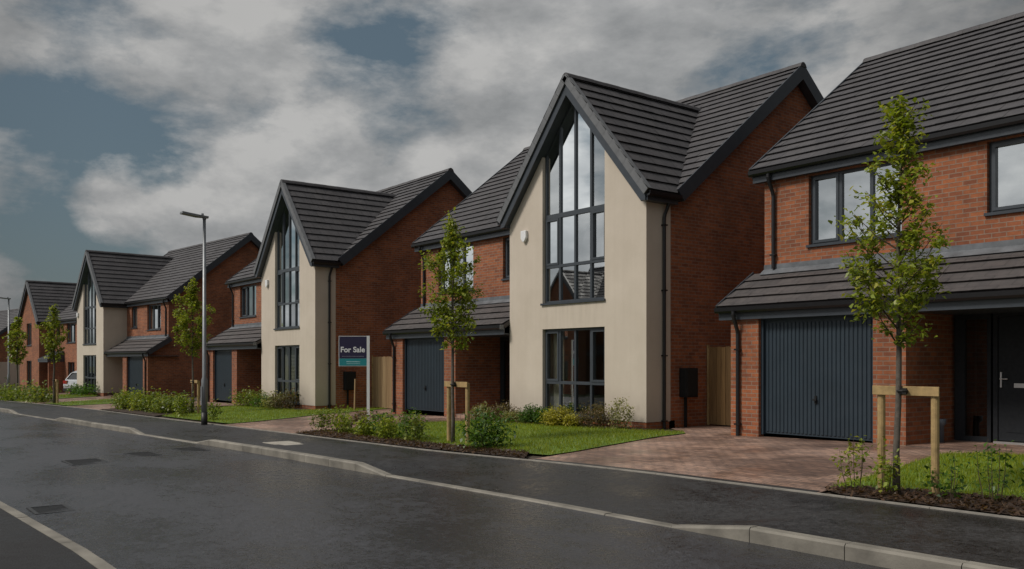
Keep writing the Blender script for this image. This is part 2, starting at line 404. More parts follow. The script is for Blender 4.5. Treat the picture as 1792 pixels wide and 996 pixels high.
def kerb(name, yf, side, h, step=0.915):
    mb = MB(); x = 13.45
    while x > -75:
        a, b = x-step+0.008, x
        s = [(q, yf(q), zt(q)+ROADZ+h(q)) for q in (a, (a+b)/2, b)]
        j = random.uniform(-0.003, 0.003)
        for (xa, ya, za), (xb, yb, zb) in zip(s[:-1], s[1:]):
            za += j; zb += j
            c = 0.018*side; w = 0.125*side
            f = lambda X, Y, Z: [(X, Y, Z-0.25), (X, Y, Z-0.02), (X, Y+c, Z), (X, Y+w, Z), (X, Y+w, Z-0.25)]
            A, B = f(xa, ya, za), f(xb, yb, zb)
            for k in range(4): mb.poly([A[k], B[k], B[k+1], A[k+1]])
        for (X, Y, Z) in (s[0], s[2]):
            Z += j; mb.poly([(X, Y, Z-0.25), (X, Y, Z-0.02), (X, Y+0.018*side, Z), (X, Y+0.125*side, Z), (X, Y+0.125*side, Z-0.25)])
        x -= step
    return tag(mb.build(name, M['kerb']), kind='structure')
kerb('kerb', ky, 1, up)
kerb('kerb', nk, -1, lambda x: 0.035)

mb = MB(); x = 13.0
while x > -75:
    a, b = x-0.91, x
    A, B = (a, by(a), zt(a)-0.108), (b, by(b), zt(b)-0.108)
    f = lambda p: [(p[0], p[1]-0.05, p[2]-0.2), (p[0], p[1]-0.05, p[2]), (p[0], p[1], p[2]), (p[0], p[1], p[2]-0.2)]
    fa, fb = f(A), f(B)
    for k in range(3): mb.poly([fa[k], fb[k], fb[k+1], fa[k+1]])
    x -= 0.915
tag(mb.build('pavement_edging', M['edging']), kind='structure')

def sheet(name, poly, dz, mat, step=0.8, fn=None):
    bm = bmesh.new()
    bm.faces.new([bm.verts.new((x, y, 0)) for x, y in poly])
    xs = [p[0] for p in poly]; ys = [p[1] for p in poly]
    for ax, lo, hi in ((0, min(xs), max(xs)), (1, min(ys), max(ys))):
        t = lo+step
        while t < hi:
            co = [0, 0, 0]; no = [0, 0, 0]; co[ax] = t; no[ax] = 1
            bmesh.ops.bisect_plane(bm, geom=bm.verts[:]+bm.edges[:]+bm.faces[:], plane_co=co, plane_no=no); t += step
    for v in bm.verts: v.co.z = G(v.co.x, v.co.y)+dz
    bmesh.ops.recalc_face_normals(bm, faces=bm.faces)
    uvl = bm.loops.layers.uv.new('UVMap')
    for f in bm.faces:
        for l in f.loops: l[uvl].uv = (l.vert.co.x, l.vert.co.y)
    me = bpy.data.meshes.new(name); bm.to_mesh(me); bm.free(); me.materials.append(mat)
    o = bpy.data.objects.new(name, me); C.objects.link(o)
    return tag(o, kind='structure')

pts = [(x, by(x)) for x in np.arange(13, -100, -3)]
sheet('garden_ground', [(13, 34)]+pts+[(pts[-1][0], 34)], -0.02, M['soil'], 3.0)

def inside(poly, X, Y):
    r = np.zeros(len(X), bool); n = len(poly)
    for i in range(n):
        (x0, y0), (x1, y1) = poly[i], poly[(i+1) % n]
        c = ((y0 > Y) != (y1 > Y)) & (X < (x1-x0)*(Y-y0)/(y1-y0+1e-12)+x0); r ^= c
    return r

gxs = np.arange(-140, 14.01, 0.5); _zt = np.array([zt(a) for a in gxs]); _by = np.array([by(a) for a in gxs])
def Gnp(X, Y):
    return np.interp(X, gxs, _zt) + np.interp(Y-np.interp(X, gxs, _by), [0, 3.5], [-0.12, 0.0])

def scatter(poly, n):
    xs = [p[0] for p in poly]; ys = [p[1] for p in poly]
    X = RNG.uniform(min(xs), max(xs), n*2); Y = RNG.uniform(min(ys), max(ys), n*2)
    k = inside(poly, X, Y); X, Y = X[k][:n], Y[k][:n]
    return X, Y

def grass(poly, dens, hgt=0.045, dz=0.02):
    xs = [p[0] for p in poly]; ys = [p[1] for p in poly]
    n = int(dens*(max(xs)-min(xs))*(max(ys)-min(ys))/2)
    X, Y = scatter(poly, n); n = len(X); Z = Gnp(X, Y)+dz
    a = RNG.uniform(0, 6.283, n); w = RNG.uniform(0.003, 0.006, n)*1.3; h = hgt*RNG.uniform(0.5, 1.25, n)
    lx, ly = RNG.normal(0, 0.35, n)*h, RNG.normal(0, 0.35, n)*h
    V = np.zeros((n, 3, 3))
    V[:, 0] = np.stack([X-np.cos(a)*w, Y-np.sin(a)*w, Z-0.01], 1); V[:, 1] = np.stack([X+np.cos(a)*w, Y+np.sin(a)*w, Z-0.01], 1)
    V[:, 2] = np.stack([X+lx, Y+ly, Z+h], 1)
    return tag(np_mesh('grass', V, 3, M['grass']), label='short mown green grass on the front lawns', cat='grass', kind='stuff')

def bark(poly, dens):
    xs = [p[0] for p in poly]; ys = [p[1] for p in poly]
    n = int(dens*(max(xs)-min(xs))*(max(ys)-min(ys))/2)
    X, Y = scatter(poly, n); n = len(X); Z = Gnp(X, Y)+0.02+RNG.uniform(0.0, 0.035, n)
    a = RNG.uniform(0, 6.283, n); L = RNG.uniform(0.012, 0.04, n); W = RNG.uniform(0.006, 0.016, n)
    t1, t2 = RNG.normal(0, 0.35, n), RNG.normal(0, 0.45, n)
    V = np.zeros((n, 4, 3)); P = np.stack([X, Y, Z], 1)
    u = np.stack([np.cos(a)*L, np.sin(a)*L, t1*L], 1); v = np.stack([-np.sin(a)*W, np.cos(a)*W, t2*W], 1)
    for k, (p, q) in enumerate(((-1, -1), (1, -0.8), (0.9, 1), (-1.1, 0.9))): V[:, k] = P+p*u+q*v
    return tag(np_mesh('bark_mulch', V, 4, M['bark']), label='dark brown bark chips spread over the planting beds', cat='bark mulch', kind='stuff')

E_ = lambda xs, d=0.0: [(x, by(x)+d) for x in xs]
lawns = {
 'a': E_([6, -2, -5.2], 0.75)+[(-5.75, 9.0), (-5.9, 10.5), (-6.25, 12.6), (-6.0, 13.15), (-4.9, 13.35), (6, 13.4)],
 'b': E_([-10.75, -12, -15, -18.5], 0.5)+[(-18.75, 9.1), (-18.6, 11.6), (-18.2, 12.6), (-17.7, 13.1), (-12.6, 13.25), (-11.9, 13.5), (-11.55, 13.2), (-11.2, 11.6), (-10.8, 9.6)],
 'c': E_([-23.6, -26, -29.4], 0.25)+[(-30.2, 9.3), (-32.2, 11.2), (-32.5, 12.4), (-27.5, 12.4), (-27.2, 15.3), (-26.6, 15.3), (-24.9, 12.4), (-24.1, 10.8), (-23.6, 9.2)],
 'cl': E_([-40.8, -44.6], 0.15)+[(-45.2, 9.5), (-45.8, 12.0), (-40.0, 12.3)],
 'd': E_([-48.6, -56], 0.15)+[(-57.5, 10.6), (-51.3, 11.4), (-50.0, 11.0)],
 'e': E_([-60.5, -74], 0.3)+[(-75, 9.5), (-62, 9.3)],
}
for k, p in lawns.items(): sheet('lawn', p, 0.022, M['lawn'], 0.8)
grass(lawns['a'], 2600, 0.05); grass(lawns['b'], 1500, 0.05); grass(lawns['c'], 450, 0.06); grass(lawns['cl'], 200, 0.08); grass(lawns['d'], 200, 0.08); grass(lawns['e'], 120, 0.1)

drives = [
 E_([-5.66, -8, -10.65])+[(-10.8, 9.6), (-11.2, 11.6), (-11.55, 13.2), (-11.9, 13.5), (-12.95, 14.3), (-12.95, 15.55), (-10.8, 15.55), (-10.8, 13.7), (-7.3, 13.7), (-7.3, 15.0), (-5.05, 15.0), (-5.05, 13.62), (-4.9, 13.35), (-6.0, 13.15), (-6.25, 12.6), (-5.9, 10.5)],
 E_([-18.85, -21, -23.55])+[(-23.6, 9.2), (-24.1, 10.8), (-24.9, 12.4), (-26.6, 15.2), (-23.6, 15.2), (-23.5, 13.7), (-20.1, 13.7), (-20.1, 15.0), (-17.8, 15.0), (-17.8, 13.6), (-17.7, 13.1), (-18.2, 12.6), (-18.6, 11.6), (-18.75, 9.3)],
 E_([-36.2, -38.5, -40.7])+[(-40.0, 12.3), (-38.2, 13.0), (-34.6, 13.0), (-34.6, 14.2), (-32.2, 14.2), (-32.2, 12.9), (-32.6, 12.4), (-34.5, 11.0)],
 E_([-45.0, -48.4])+[(-49.8, 11.2), (-51.2, 12.0), (-50, 13.2), (-46, 13), (-45.9, 12.0), (-45.3, 9.5)],
 E_([-56.4, -60.3])+[(-62, 9.5), (-63.5, 12), (-61, 16), (-57.5, 16), (-57.5, 11)],
]
for p in drives: sheet('driveway', p, 0.006, M['paver'], 0.8)
beds = {
 'a': E_([6, 0, -5.4], 0.002)+[(-5.75, by(-5.75)+0.25), (-5.45, 9.25)]+E_([-4, 0, 6], 0.95),
 'b': E_([-10.75, -14, -18.85], 0.002)+[(-18.9, 8.9), (-18.6, 9.2)]+E_([-17, -14, -11.3], 0.6),
 'c': E_([-29.4, -33, -36], 0.002)+[(-36.1, 9.2), (-34, 9.5), (-30.2, 9.6)],
 'f': [(-12.7, 13.62), (-17.75, 13.62), (-18.2, 12.55), (-16, 12.9), (-13.5, 13.0)],
 'g': [(-27.6, 12.86), (-32.2, 12.86), (-32.4, 12.1), (-30, 12.2), (-27.6, 12.3)],
}
for k, p in beds.items(): sheet('planting_bed', p, 0.026 if k in 'ab' else 0.034, M['barkbase'], 0.5)
bark(beds['a'], 1500); bark(beds['b'], 900); bark(beds['f'], 350)

# dark drainage channel and edging where the near drive meets the pavement
mb = MB()
for a, b in zip(np.linspace(-10.6, -5.7, 12)[:-1], np.linspace(-10.6, -5.7, 12)[1:]):
    mb.poly([(a, by(a)+0.002, G(a, by(a))+0.012), (b, by(b)+0.002, G(b, by(b))+0.012), (b, by(b)+0.11, G(b, by(b)+.1)+0.012), (a, by(a)+0.11, G(a, by(a)+.1)+0.012)])
tag(mb.build('driveway_drain', M['iron']), kind='structure')

# ------------------------------------------------------------------ houses
GW = 4.74
def tiles(mb, O, U, L, Sd, SL, Nn, fine=True, g=0.32):
    O, U, Sd, Nn = Vector(O), Vector(U).normalized(), Vector(Sd).normalized(), Vector(Nn).normalized()
    i = 0; s0 = 0.0
    while s0 < SL-0.02:
        s1 = min(s0+g, SL)
        u0 = 0.0; off = 0.17 if i % 2 else 0.34
        cuts = [0.0]
        if fine:
            t = off
            while t < L-0.05: cuts.append(t); t += 0.34
        cuts.append(L)
        for a, b in zip(cuts[:-1], cuts[1:]):
            h = 0.048 + (random.uniform(-0.004, 0.004) if fine else 0)
            p0, p1 = O+U*(a+.001)+Sd*s0+Nn*h, O+U*(b-.001)+Sd*s0+Nn*h
            p2, p3 = O+U*(b-.001)+Sd*(s1+.002)+Nn*0.012, O+U*(a+.001)+Sd*(s1+.002)+Nn*0.012
            mb.poly([p0, p1, p2, p3])
            mb.poly([O+U*a+Sd*(s0+0.03)+Nn*0.0, O+U*b+Sd*(s0+0.03)+Nn*0.0, p1, p0])
        i += 1; s0 = s1
    mb.obox(O-Nn*0.10, U*L, Sd*SL, Nn*0.10)

def ridge(parent, a, b, mat):
    a, b = Vector(a), Vector(b); d = (b-a); L = d.length; d.normalize()
    s = Vector((-d.y, d.x, 0)); n = max(1, int(L/0.42)); mb = MB()
    for k in range(n):
        p = a+d*(L*k/n); q = a+d*(L*(k+1)/n+0.02); lift = 0.004*(k % 2)
        prof = [(-0.135, -0.06), (-0.09, 0.02), (-0.03, 0.06), (0.03, 0.06), (0.09, 0.02), (0.135, -0.06)]
        mb.prism([p+s*x+Vector((0, 0, z+lift)) for x, z in prof], q-p)
    return mb.build('ridge_tiles', mat, parent)

def window(root, x0, x1, z0, z1, y, cols, rows=(), openers=(), glass='glass', apex=None, fw=0.055, rev=0.09):
    """front window in the plane y; rows = transom heights, apex(x) = sloping head"""
    yf = y+rev; fr = MB(); ys, ye = yf, yf+0.07
    top = (lambda x: apex(x)) if apex else (lambda x: z1)
    xs = [x0+(x1-x0)*k/cols for k in range(cols+1)]
    xm = (x0+x1)/2
    # border
    fr.box(x0, x1, ys, ye, z0, z0+fw)
    fr.prism([(x0, ys, z0+fw), (x0+fw, ys, z0+fw), (x0+fw, ys, top(x0+fw)-fw), (x0, ys, top(x0)-fw)], (0, 0.07, 0))
    fr.prism([(x1-fw, ys, z0+fw), (x1, ys, z0+fw), (x1, ys, top(x1)-fw), (x1-fw, ys, top(x1-fw)-fw)], (0, 0.07, 0))
    if apex:
        for a, b in ((x0, xm), (xm, x1)):
            fr.prism([(a, ys, top(a)-fw*1.5), (b, ys, top(b)-fw*1.5), (b, ys, top(b)), (a, ys, top(a))], (0, 0.07, 0))
    else: fr.box(x0, x1, ys, ye, z1-fw, z1)
    for x in xs[1:-1]:
        fr.prism([(x-0.03, ys-0.004, z0+fw), (x+0.03, ys-0.004, z0+fw), (x+0.03, ys-0.004, top(x+0.03)-fw), (x-0.03, ys-0.004, top(x-0.03)-fw)], (0, 0.068, 0))
    for r_, hw in rows: fr.box(x0+fw, x1-fw, ys-0.008, ye-0.01, r_-hw, r_+hw)
    for (c, a, b) in openers:      # casement sash ring standing proud in column c between heights a and b
        p, q = xs[c]+0.032, xs[c+1]-0.032
        if c == 0: p = x0+fw-0.01
        if c == cols-1: q = x1-fw+0.01
        yo = ys-0.02; w = 0.05
        fr.box(p, q, yo, ye-0.01, a, a+w); fr.box(p, q, yo, ye-0.01, b-w, b); fr.box(p, p+w, yo, ye-0.01, a+w, b-w); fr.box(q-w, q, yo, ye-0.01, a+w, b-w)
    w = fr.build('window', M['frame'], root)
    pm = MB()
    edges = [z0+fw*.5]+[r_ for r_, _ in rows]
    for k in range(cols):
        a, b = xs[k], xs[k+1]
        for j, e0 in enumerate(edges):
            dy = ys+0.035+random.uniform(-0.002, 0.002)
            if j < len(edges)-1: pm.poly([(a, dy, e0), (b, dy+random.uniform(-.002, .002), e0), (b, dy, edges[j+1]), (a, dy, edges[j+1])])
            else:
                mid = [(xm, dy, top(xm)-fw*.5)] if (apex and a < xm < b) else []
                pm.poly([(a, dy, e0), (b, dy, e0), (b, dy, top(b)-fw*.5)]+mid+[(a, dy, top(a)-fw*.5)])
    pm.build('pane', M[glass], w)
    MB().box(x0-0.03, x1+0.03, y-0.045, yf+0.01, z0-0.045, z0+0.002).build('sill', M['trim'], w)
    return w

def curtain(root, x0, x1, z0, z1, y, mat='curtain'):
    mb = MB(); n = int((x1-x0)/0.035)
    pts = [(x0+(x1-x0)*k/n, y+0.03*math.sin(k*1.1)+random.uniform(-.006, .006)) for k in range(n+1)]
    for a, b in zip(pts[:-1], pts[1:]): mb.poly([(a[0], a[1], z0), (b[0], b[1], z0), (b[0], b[1], z1), (a[0], a[1], z1)])
    return mb.build('curtain', M[mat], root)

def downpipe(root, x, y, z0, z1, swan=(0, 0), mat='gutter'):
    mb = MB(); sx, sy = swan
    mb.tube([(x, y, z0), (x, y, z1-0.42), (x+sx*0.15, y+sy*0.15, z1-0.34), (x+sx*0.85, y+sy*0.85, z1-0.14), (x+sx, y+sy, z1-0.06), (x+sx, y+sy, z1)], 0.038, 10)
    zz = z0+0.25
    while zz < z1-0.5:
        mb.box(x-0.055, x+0.055, y-0.045, y+0.05, zz, zz+0.03); zz += 1.4
    return mb.build('downpipe', M[mat], root)

def gutter_x(root, x0, x1, y, z):
    mb = MB(); prof = [(0.0, 0.0), (0.0, -0.07), (-0.03, -0.105), (-0.075, -0.105), (-0.105, -0.07), (-0.11, 0.0), (-0.095, 0.0), (-0.09, -0.06), (-0.015, -0.06), (-0.012, 0.0)]
    mb.prism([(x0, y+p, z+q) for p, q in prof], (x1-x0, 0, 0))
    return mb.build('gutter', M['gutter'], root)
def gutter_y(root, y0, y1, x, z, sgn):
    mb = MB(); prof = [(0.0, 0.0), (0.0, -0.07), (0.03, -0.105), (0.075, -0.105), (0.105, -0.07), (0.11, 0.0), (0.095, 0.0), (0.09, -0.06), (0.015, -0.06), (0.012, 0.0)]
    mb.prism([(x+sgn*p, y0, z+q) for p, q in prof], (0, y1-y0, 0))
    return mb.build('gutter', M['gutter'], root)

def house(loc, rot, label, mirror=False, kind='render', mry=5.29, mrz=8.71, fine=True, gfront=0.0, gwide=GW, blinds=False, meter=True, group='detached houses along the street'):
    global MIR
    MIR = None
    root = empty('house', loc, R(rot), label, 'house', group)
    MIR = GW if mirror else None
    ml, mr, my = -10.49, 0.0, 0.93            # main block
    me, mez = 0.78, 5.10                      # tile edge at the main eaves
    sl = (mrz-mez)/(mry-me); yb = 2*mry-my; ye = 2*mry-me
    gf = -gfront; gxl, gxr = -GW, -GW+gwide; gm = (gxl+gxr)/2
    ga = 8.05; gs = 1.17 if gwide == GW else 1.17*GW/gwide; gd = gwide/2+0.22; gez = ga-1.17*2.59
    gt = lambda x: ga-gs*abs(x-gm)
    render = kind == 'render'
    wallm = M['cream'] if render else M['brick']
    leanto = render
    # ---- gable bay
    wc = gm+0.015; wl, wr = wc-1.085, wc+1.085
    if not render: wl, wr = gm-0.6, gm+0.6
    wtop = lambda x: gt(x)-0.36
    if render:
        hole_u = [(wl, 2.84), (wr, 2.84), (wr, wtop(wr)), (wc, wtop(wc)), (wl, wtop(wl))]; hole_g = [(wl, 0.18), (wr, 0.18), (wr, 2.22), (wl, 2.22)]
    else:
        hole_u = [(wl, 3.4), (wr, 3.4), (wr, 5.0), (wl, 5.0)]; hole_g = [(wl, 0.4), (wr, 0.4), (wr, 2.3), (wl, 2.3)]
    zb = 0.15 if render else -0.4
    gw_ = MB()
    gw_.wall([(gxl, zb), (gxr, zb), (gxr, gt(gxr)-0.17), (gm, ga-0.17), (gxl, gt(gxl)-0.17)], [hole_u, hole_g], gf, 0.13)
    retr = 0.75 if render else 1.2
    gw_.poly([(gxr, gf, zb), (gxr, retr, zb), (gxr, retr, gt(gxr)-0.16), (gxr, gf, gt(gxr)-0.16)])
    gw_.poly([(gxl, gf, zb), (gxl, 1.45, zb), (gxl, 1.45, gt(gxl)-0.16), (gxl, gf, gt(gxl)-0.16)])
    gw_.poly([(gxr, retr, zb), (gxr-0.2, retr, zb), (gxr-0.2, retr, gt(gxr)-0.16), (gxr, retr, gt(gxr)-0.16)])
    gw_.build('gable_wall', wallm, root)
    if render:
        MB().box(gxl+0.02, gxr-0.012, gf+0.012, 0.9, -0.4, 0.16).build('plinth', M['brick'], root)
        window(root, wl, wr, 2.84, None, gf, 4, ((3.72, 0.035), (4.92, 0.055)), ((0, 3.755, 4.86), (3, 3.755, 4.86)), 'glass', wtop)
        window(root, wl, wr, 0.18, 2.22, gf, 4, ((0.94, 0.035),), ((0, 0.975, 2.165), (3, 0.975, 2.165)), 'glass_low')
        curtain(root, wl-0.05, wl+0.42, 0.1, 2.3, gf+0.30)
        if blinds:
            mb = MB()
            for k in range(34): mb.box(wl+0.75, wr-0.5, gf+0.30, gf+0.33, 0.5+k*0.05, 0.5+k*0.05+0.022)
            mb.build('blind', M['curtain'], root)
        # room behind the big windows
        mb = MB()
        mb.box(gxl+0.15, gxr-0.3, gf+0.2, 5.0, 2.45, 2.7); mb.box(gxl+0.15, gxr-0.3, gf+4.2, gf+4.3, -0.2, 6.3)
        mb.box(gxl+0.02, gxl+0.1, gf+0.2, 5.0, -0.1, 4.8); mb.box(gxr-0.12, gxr-0.05, gf+0.2, 5, -0.1, 4.8); mb.box(gxl+0.1, gxr-0.12, gf+0.15, 5, -0.05, 0.1)
        mb.build('interior_wall', M['interior'], root)
    else:
        window(root, wl, wr, 3.4, 5.0, gf, 2, (), ((0, 3.45, 4.95),)); window(root, wl, wr, 0.4, 2.3, gf, 2, (), (), 'glass_low')
    # ---- gable roof
    mslope = Vector((0, -sl, 1)).normalized()
    cutpl = [((0, me, mez+0.02), (0, -sl, 1))]
    yf = gf-0.20; yl = mry-0.2
    gr = MB(); SLg = math.hypot(gd, gd*gs)
    nr = Vector((gs, 0, 1)).normalized(); nl = Vector((-gs, 0, 1)).normalized()
    tiles(gr, (gm+gd, yf, gez if gwide == GW else gt(gm+gd)), (0, 1, 0), yl-yf, (-1, 0, gs), SLg, nr, fine)
    tiles(gr, (gm-gd, yf, gez if gwide == GW else gt(gm-gd)), (0, 1, 0), yl-yf, (1, 0, gs), SLg, nl, fine)
    roofg = gr.build('gable_roof', M['tile'], root, cut=cutpl)
    yr = me+(ga-mez)/sl
    ridge(roofg, (gm, yf-0.01, ga+0.01), (gm, yr, ga+0.01), M['tile'])
    # verge caps up both slopes of the gable, bargeboards behind them
    vc = MB()
    for sg in (-1, 1):
        u = Vector((-sg, 0, gs)).normalized(); n_ = Vector((sg*gs, 0, 1)).normalized(); o = Vector((gm+sg*gd, yf, gt(gm+gd)))
        s_ = 0.0
        while s_ < SLg-0.1:
            e = min(s_+0.32, SLg)
            b = o+u*(s_-0.005); j = 0.006
            vc.prism([b+n_*0.062, b+n_*(-0.115), o+u*e+n_*(-0.115), o+u*e+n_*0.038], (0, -0.028, 0))
            vc.prism([b+n_*0.062+Vector((0, 0.09, 0)), b+n_*0.062+Vector((0, -0.028, 0)), b+n_*0.040+Vector((0, -0.028, 0)), b+n_*0.040+Vector((0, 0.09, 0))], u*(e-s_))
            s_ += 0.32
    vc.build('verge_caps', M['verge'], roofg)
    bb = MB()
    for sg in (-1, 1):
        u = Vector((-sg, 0, gs)).normalized(); n_ = Vector((sg*gs, 0, 1)).normalized(); o = Vector((gm+sg*gd, yf, gt(gm+gd)))
        h0, h1 = -0.105, -0.285
        t0 = SLg+h0*0; apx0 = Vector((gm, yf+0.015, ga-0.105*math.hypot(1, gs))); apx1 = Vector((gm, yf+0.015, ga-0.285*math.hypot(1, gs)))
        a = o+n_*h0+Vector((0, 0.015, 0)); b = o+n_*h1+Vector((0, 0.015, 0))
        b2 = Vector((a.x, b.y, b.z+(b.x-a.x)*0))
        bb = MB(); bb.prism([a, apx0, apx1, b, Vector((a.x+0.0, a.y, b.z-0.02))], (0, 0.03, 0))
        # sloping soffit from the board back to the wall
        p, q = b, apx1; bb.poly([p+Vector((0, 0.02, 0.03)), q+Vector((0, 0.02, 0.03)), q+Vector((0, 0.3, 0.03)), p+Vector((0, 0.3, 0.03))])
        bb.build('bargeboard', M['trim'], root)
    # eaves box along the sides of the gable bay
    for sg, y1 in ((1, 0.80), (-1, 0.95)):
        xe = gm+sg*gd; x_in = gxr if sg > 0 else gxl; zz = gt(gm+gd)
        a, b = sorted((x_in-sg*0.02, xe-sg*0.04))
        MB().box(a, b, yf+0.05, y1, zz-0.20, zz-0.075).build('fascia', M['trim'], root)
        gutter_y(root, yf+0.02, y1+0.02, xe-sg*0.045, zz-0.012, sg)
    # ---- main block walls
    mw = MB()
    w3 = [(-9.5, 3.53), (-7.67, 3.53), (-7.67, 4.84), (-9.5, 4.84)]; w1 = [(-6.26, 3.70), (-5.42, 3.70), (-5.42, 4.84), (-6.26, 4.84)]
    if leanto:
        outer = [(ml, 2.9), (gxl+.02, 2.9), (gxl+.02, 5.08), (ml, 5.08)]
        mw.wall(outer, [w3, w1], my, 0.12)
    else:
        wd = [(-9.3, 0.5), (-7.9, 0.5), (-7.9, 2.2), (-9.3, 2.2)]; dd = [(-6.6, -0.05), (-5.6, -0.05), (-5.6, 2.1), (-6.6, 2.1)]
        mw.wall([(ml, -0.4), (gxl+.02, -0.4), (gxl+.02, 5.08), (ml, 5.08)], [w3, w1, wd, dd], my, 0.12)
    for xw, s_ in ((mr-0.012, 1), (ml, -1)):
        y0 = 0.72 if s_ > 0 else my
        f = lambda y: mez+sl*(min(y, 2*mry-y)-me)-0.13
        mw.poly([(xw, y0, -0.4), (xw, yb, -0.4), (xw, yb, f(yb)), (xw, mry, f(mry)), (xw, y0, f(max(y0, me)))])
    mw.poly([(ml, yb, -0.4), (mr-0.012, yb, -0.4), (mr-0.012, yb, 5.1), (ml, yb, 5.1)])
    mw.build('wall', M['brick'], root)
    window(root, -9.5, -7.67, 3.53, 4.84, my, 3, (), ((0, 3.57, 4.80),)); window(root, -6.26, -5.42, 3.70, 4.84, my, 1, (), ((0, 3.74, 4.80),))
    mb = MB(); mb.box(ml+0.1, gxl-0.05, 3.2, 3.3, 2.6, 5.0); mb.box(ml+0.1, gxl-0.05, 1.1, 3.2, 2.6, 2.7); mb.build('interior_wall', M['interior'], root)
    curtain(root, -9.5, -9.2, 3.4, 4.9, my+0.4); curtain(root, -7.95, -7.62, 3.4, 4.9, my+0.4)
    # ---- main roof
    mrf = MB(); x0, x1 = ml-0.22, mr+0.20
    SLm = math.hypot(mry-me, mrz-mez)
    tiles(mrf, (x0, me, mez), (1, 0, 0), x1-x0, (0, 1, sl), SLm, (0, -sl, 1), fine)
    tiles(mrf, (x0, ye, mez), (1, 0, 0), x1-x0, (0, -1, sl), SLm, (0, sl, 1), False)
    roofm = mrf.build('roof', M['tile'], root)
    ridge(roofm, (x0-0.02, mry, mrz+0.03), (x1+0.02, mry, mrz+0.03), M['tile'])
    bb = MB()
    for xe, sg in ((x1, 1), (x0, -1)):
        for yy, d in ((me, 1), (ye, -1)):
            u = Vector((0, d, sl)).normalized(); n_ = Vector((0, -d*sl, 1)).normalized(); o = Vector((xe, yy, mez))
            ap = lambda h: Vector((xe, mry, mrz+h*math.hypot(1, sl)))
            bb = MB(); bb.prism([o+n_*0.055, ap(0.055), ap(-0.25), o+n_*(-0.25)], (sg*0.03, 0, 0))
            bb.prism([o+n_*(-0.251), ap(-0.251), ap(-0.215), o+n_*(-0.215)], (-sg*0.2, 0, 0))
            bb.build('bargeboard', M['trim'], roofm)
    MB().box(x0+0.04, gxl-0.2, me+0.02, me+0.05, mez-0.24, mez-0.035).build('fascia', M['trim'], root)
    MB().box(x0+0.04, gxl-0.05, me+0.05, my+0.01, mez-0.235, mez-0.215).build('soffit', M['trim'], root)
    gutter_x(root, x0, gxl-0.22, me+0.018, mez-0.01)
    downpipe(root, mr+0.05, 0.50, -0.1, 4.94, (0.09, 0.06))
    downpipe(root, ml+0.24, my-0.05, 3.15 if leanto else -0.1, 4.98, (-0.02, -0.14))
    # ---- lean-to with garage and porch
    if leanto:
        le, lez = -0.22, 2.36; lt = 3.08; ls = (lt-lez)/(my-le)
        lx0, lx1 = ml-0.24, gxl-0.004
        lr = MB(); tiles(lr, (lx0, le, lez), (1, 0, 0), lx1-lx0, (0, 1, ls), math.hypot(my-le, lt-lez), (0, -ls, 1), fine, g=0.335)
        roofl = lr.build('lean_to_roof', M['tileb'], root)
        fl = MB(); fl.box(ml-0.004, lx1, my-0.012, my+0.02, lt-0.02, lt+0.16)
        fl.prism([(ml-0.01, my-0.014, lt+0.06), (lx1, my-0.014, lt+0.06), (lx1, my-0.16, lt-0.045), (ml-0.01, my-0.16, lt-0.045)], (0, -0.004, 0.006))
        fl.build('flashing', M['lead'], roofl)
        bb = MB()
        u = Vector((0, 1, ls)); n_ = Vector((0, -ls, 1)).normalized(); o = Vector((lx0, le, lez))
        e = o+u*(my-le)
        bb.prism([o+n_*0.05, e+n_*0.05, e+n_*(-0.2), o+n_*(-0.2)], (-0.025, 0, 0))
        bb.build('bargeboard', M['trim'], roofl)
        MB().box(lx0+0.02, lx1+0.0, le+0.03, le+0.06, lez-0.235, lez-0.03).build('fascia', M['trim'], root)
        MB().box(lx0+0.03, lx1, le+0.06, 1.42, lez-0.232, lez-0.205).build('soffit', M['trim'], root)
        gutter_x(root, lx0-0.01, lx1, le+0.028, lez+0.0)
        MB().box(lx1-0.01, lx1+0.003, le-0.085, le+0.03, lez-0.11, lez+0.01).build('gutter_end', M['verge'], root)
        gy = -0.11; dl, dr = -9.86, -7.60; pr = -7.04
        wm = MB()
        wm.wall([(ml, -0.4), (dl, -0.4), (dl, 2.16), (dr, 2.16), (dr, -0.4), (pr, -0.4), (pr, 2.3), (ml, 2.3)], [], gy)
        wm.poly([(dl, gy, -0.4), (dl, gy+0.16, -0.4), (dl, gy+0.16, 2.16), (dl, gy, 2.16)]); wm.poly([(dr, gy, -0.4), (dr, gy+0.16, -0.4), (dr, gy+0.16, 2.16), (dr, gy, 2.16)])
        wm.poly([(pr, gy, -0.4), (pr, 1.5, -0.4), (pr, 1.5, 2.4), (pr, gy, 2.4)])
        wm.poly([(ml, gy, -0.4), (ml, my, -0.4), (ml, my, lt-0.1), (ml, gy, lez-0.08)])
        wm.build('garage_wall', M['brick'], root)
        # ribbed up-and-over door
        gd_ = MB(); yd = gy+0.10
        gd_.box(dl+0.05, dr-0.05, yd+0.03, yd+0.06, 0.02, 2.11)
        n = 26; wv = (dr-dl-0.16)/n
        for k in range(n):
            a = dl+0.08+k*wv
            gd_.prism([(a, yd+0.032, 0.06), (a+wv*0.16, yd+0.012, 0.06), (a+wv*0.66, yd+0.012, 0.06), (a+wv*0.82, yd+0.032, 0.06)], (0, 0, 1.98))
        fr = MB(); fr.box(dl, dl+0.055, yd-0.03, yd+0.05, 0.0, 2.16); fr.box(dr-0.055, dr, yd-0.03, yd+0.05, 0.0, 2.16); fr.box(dl+0.055, dr-0.055, yd-0.03, yd+0.05, 2.105, 2.16)
        door = gd_.build('garage_door', M['garage'], root); fr.build('door_frame', M['garage'], door)
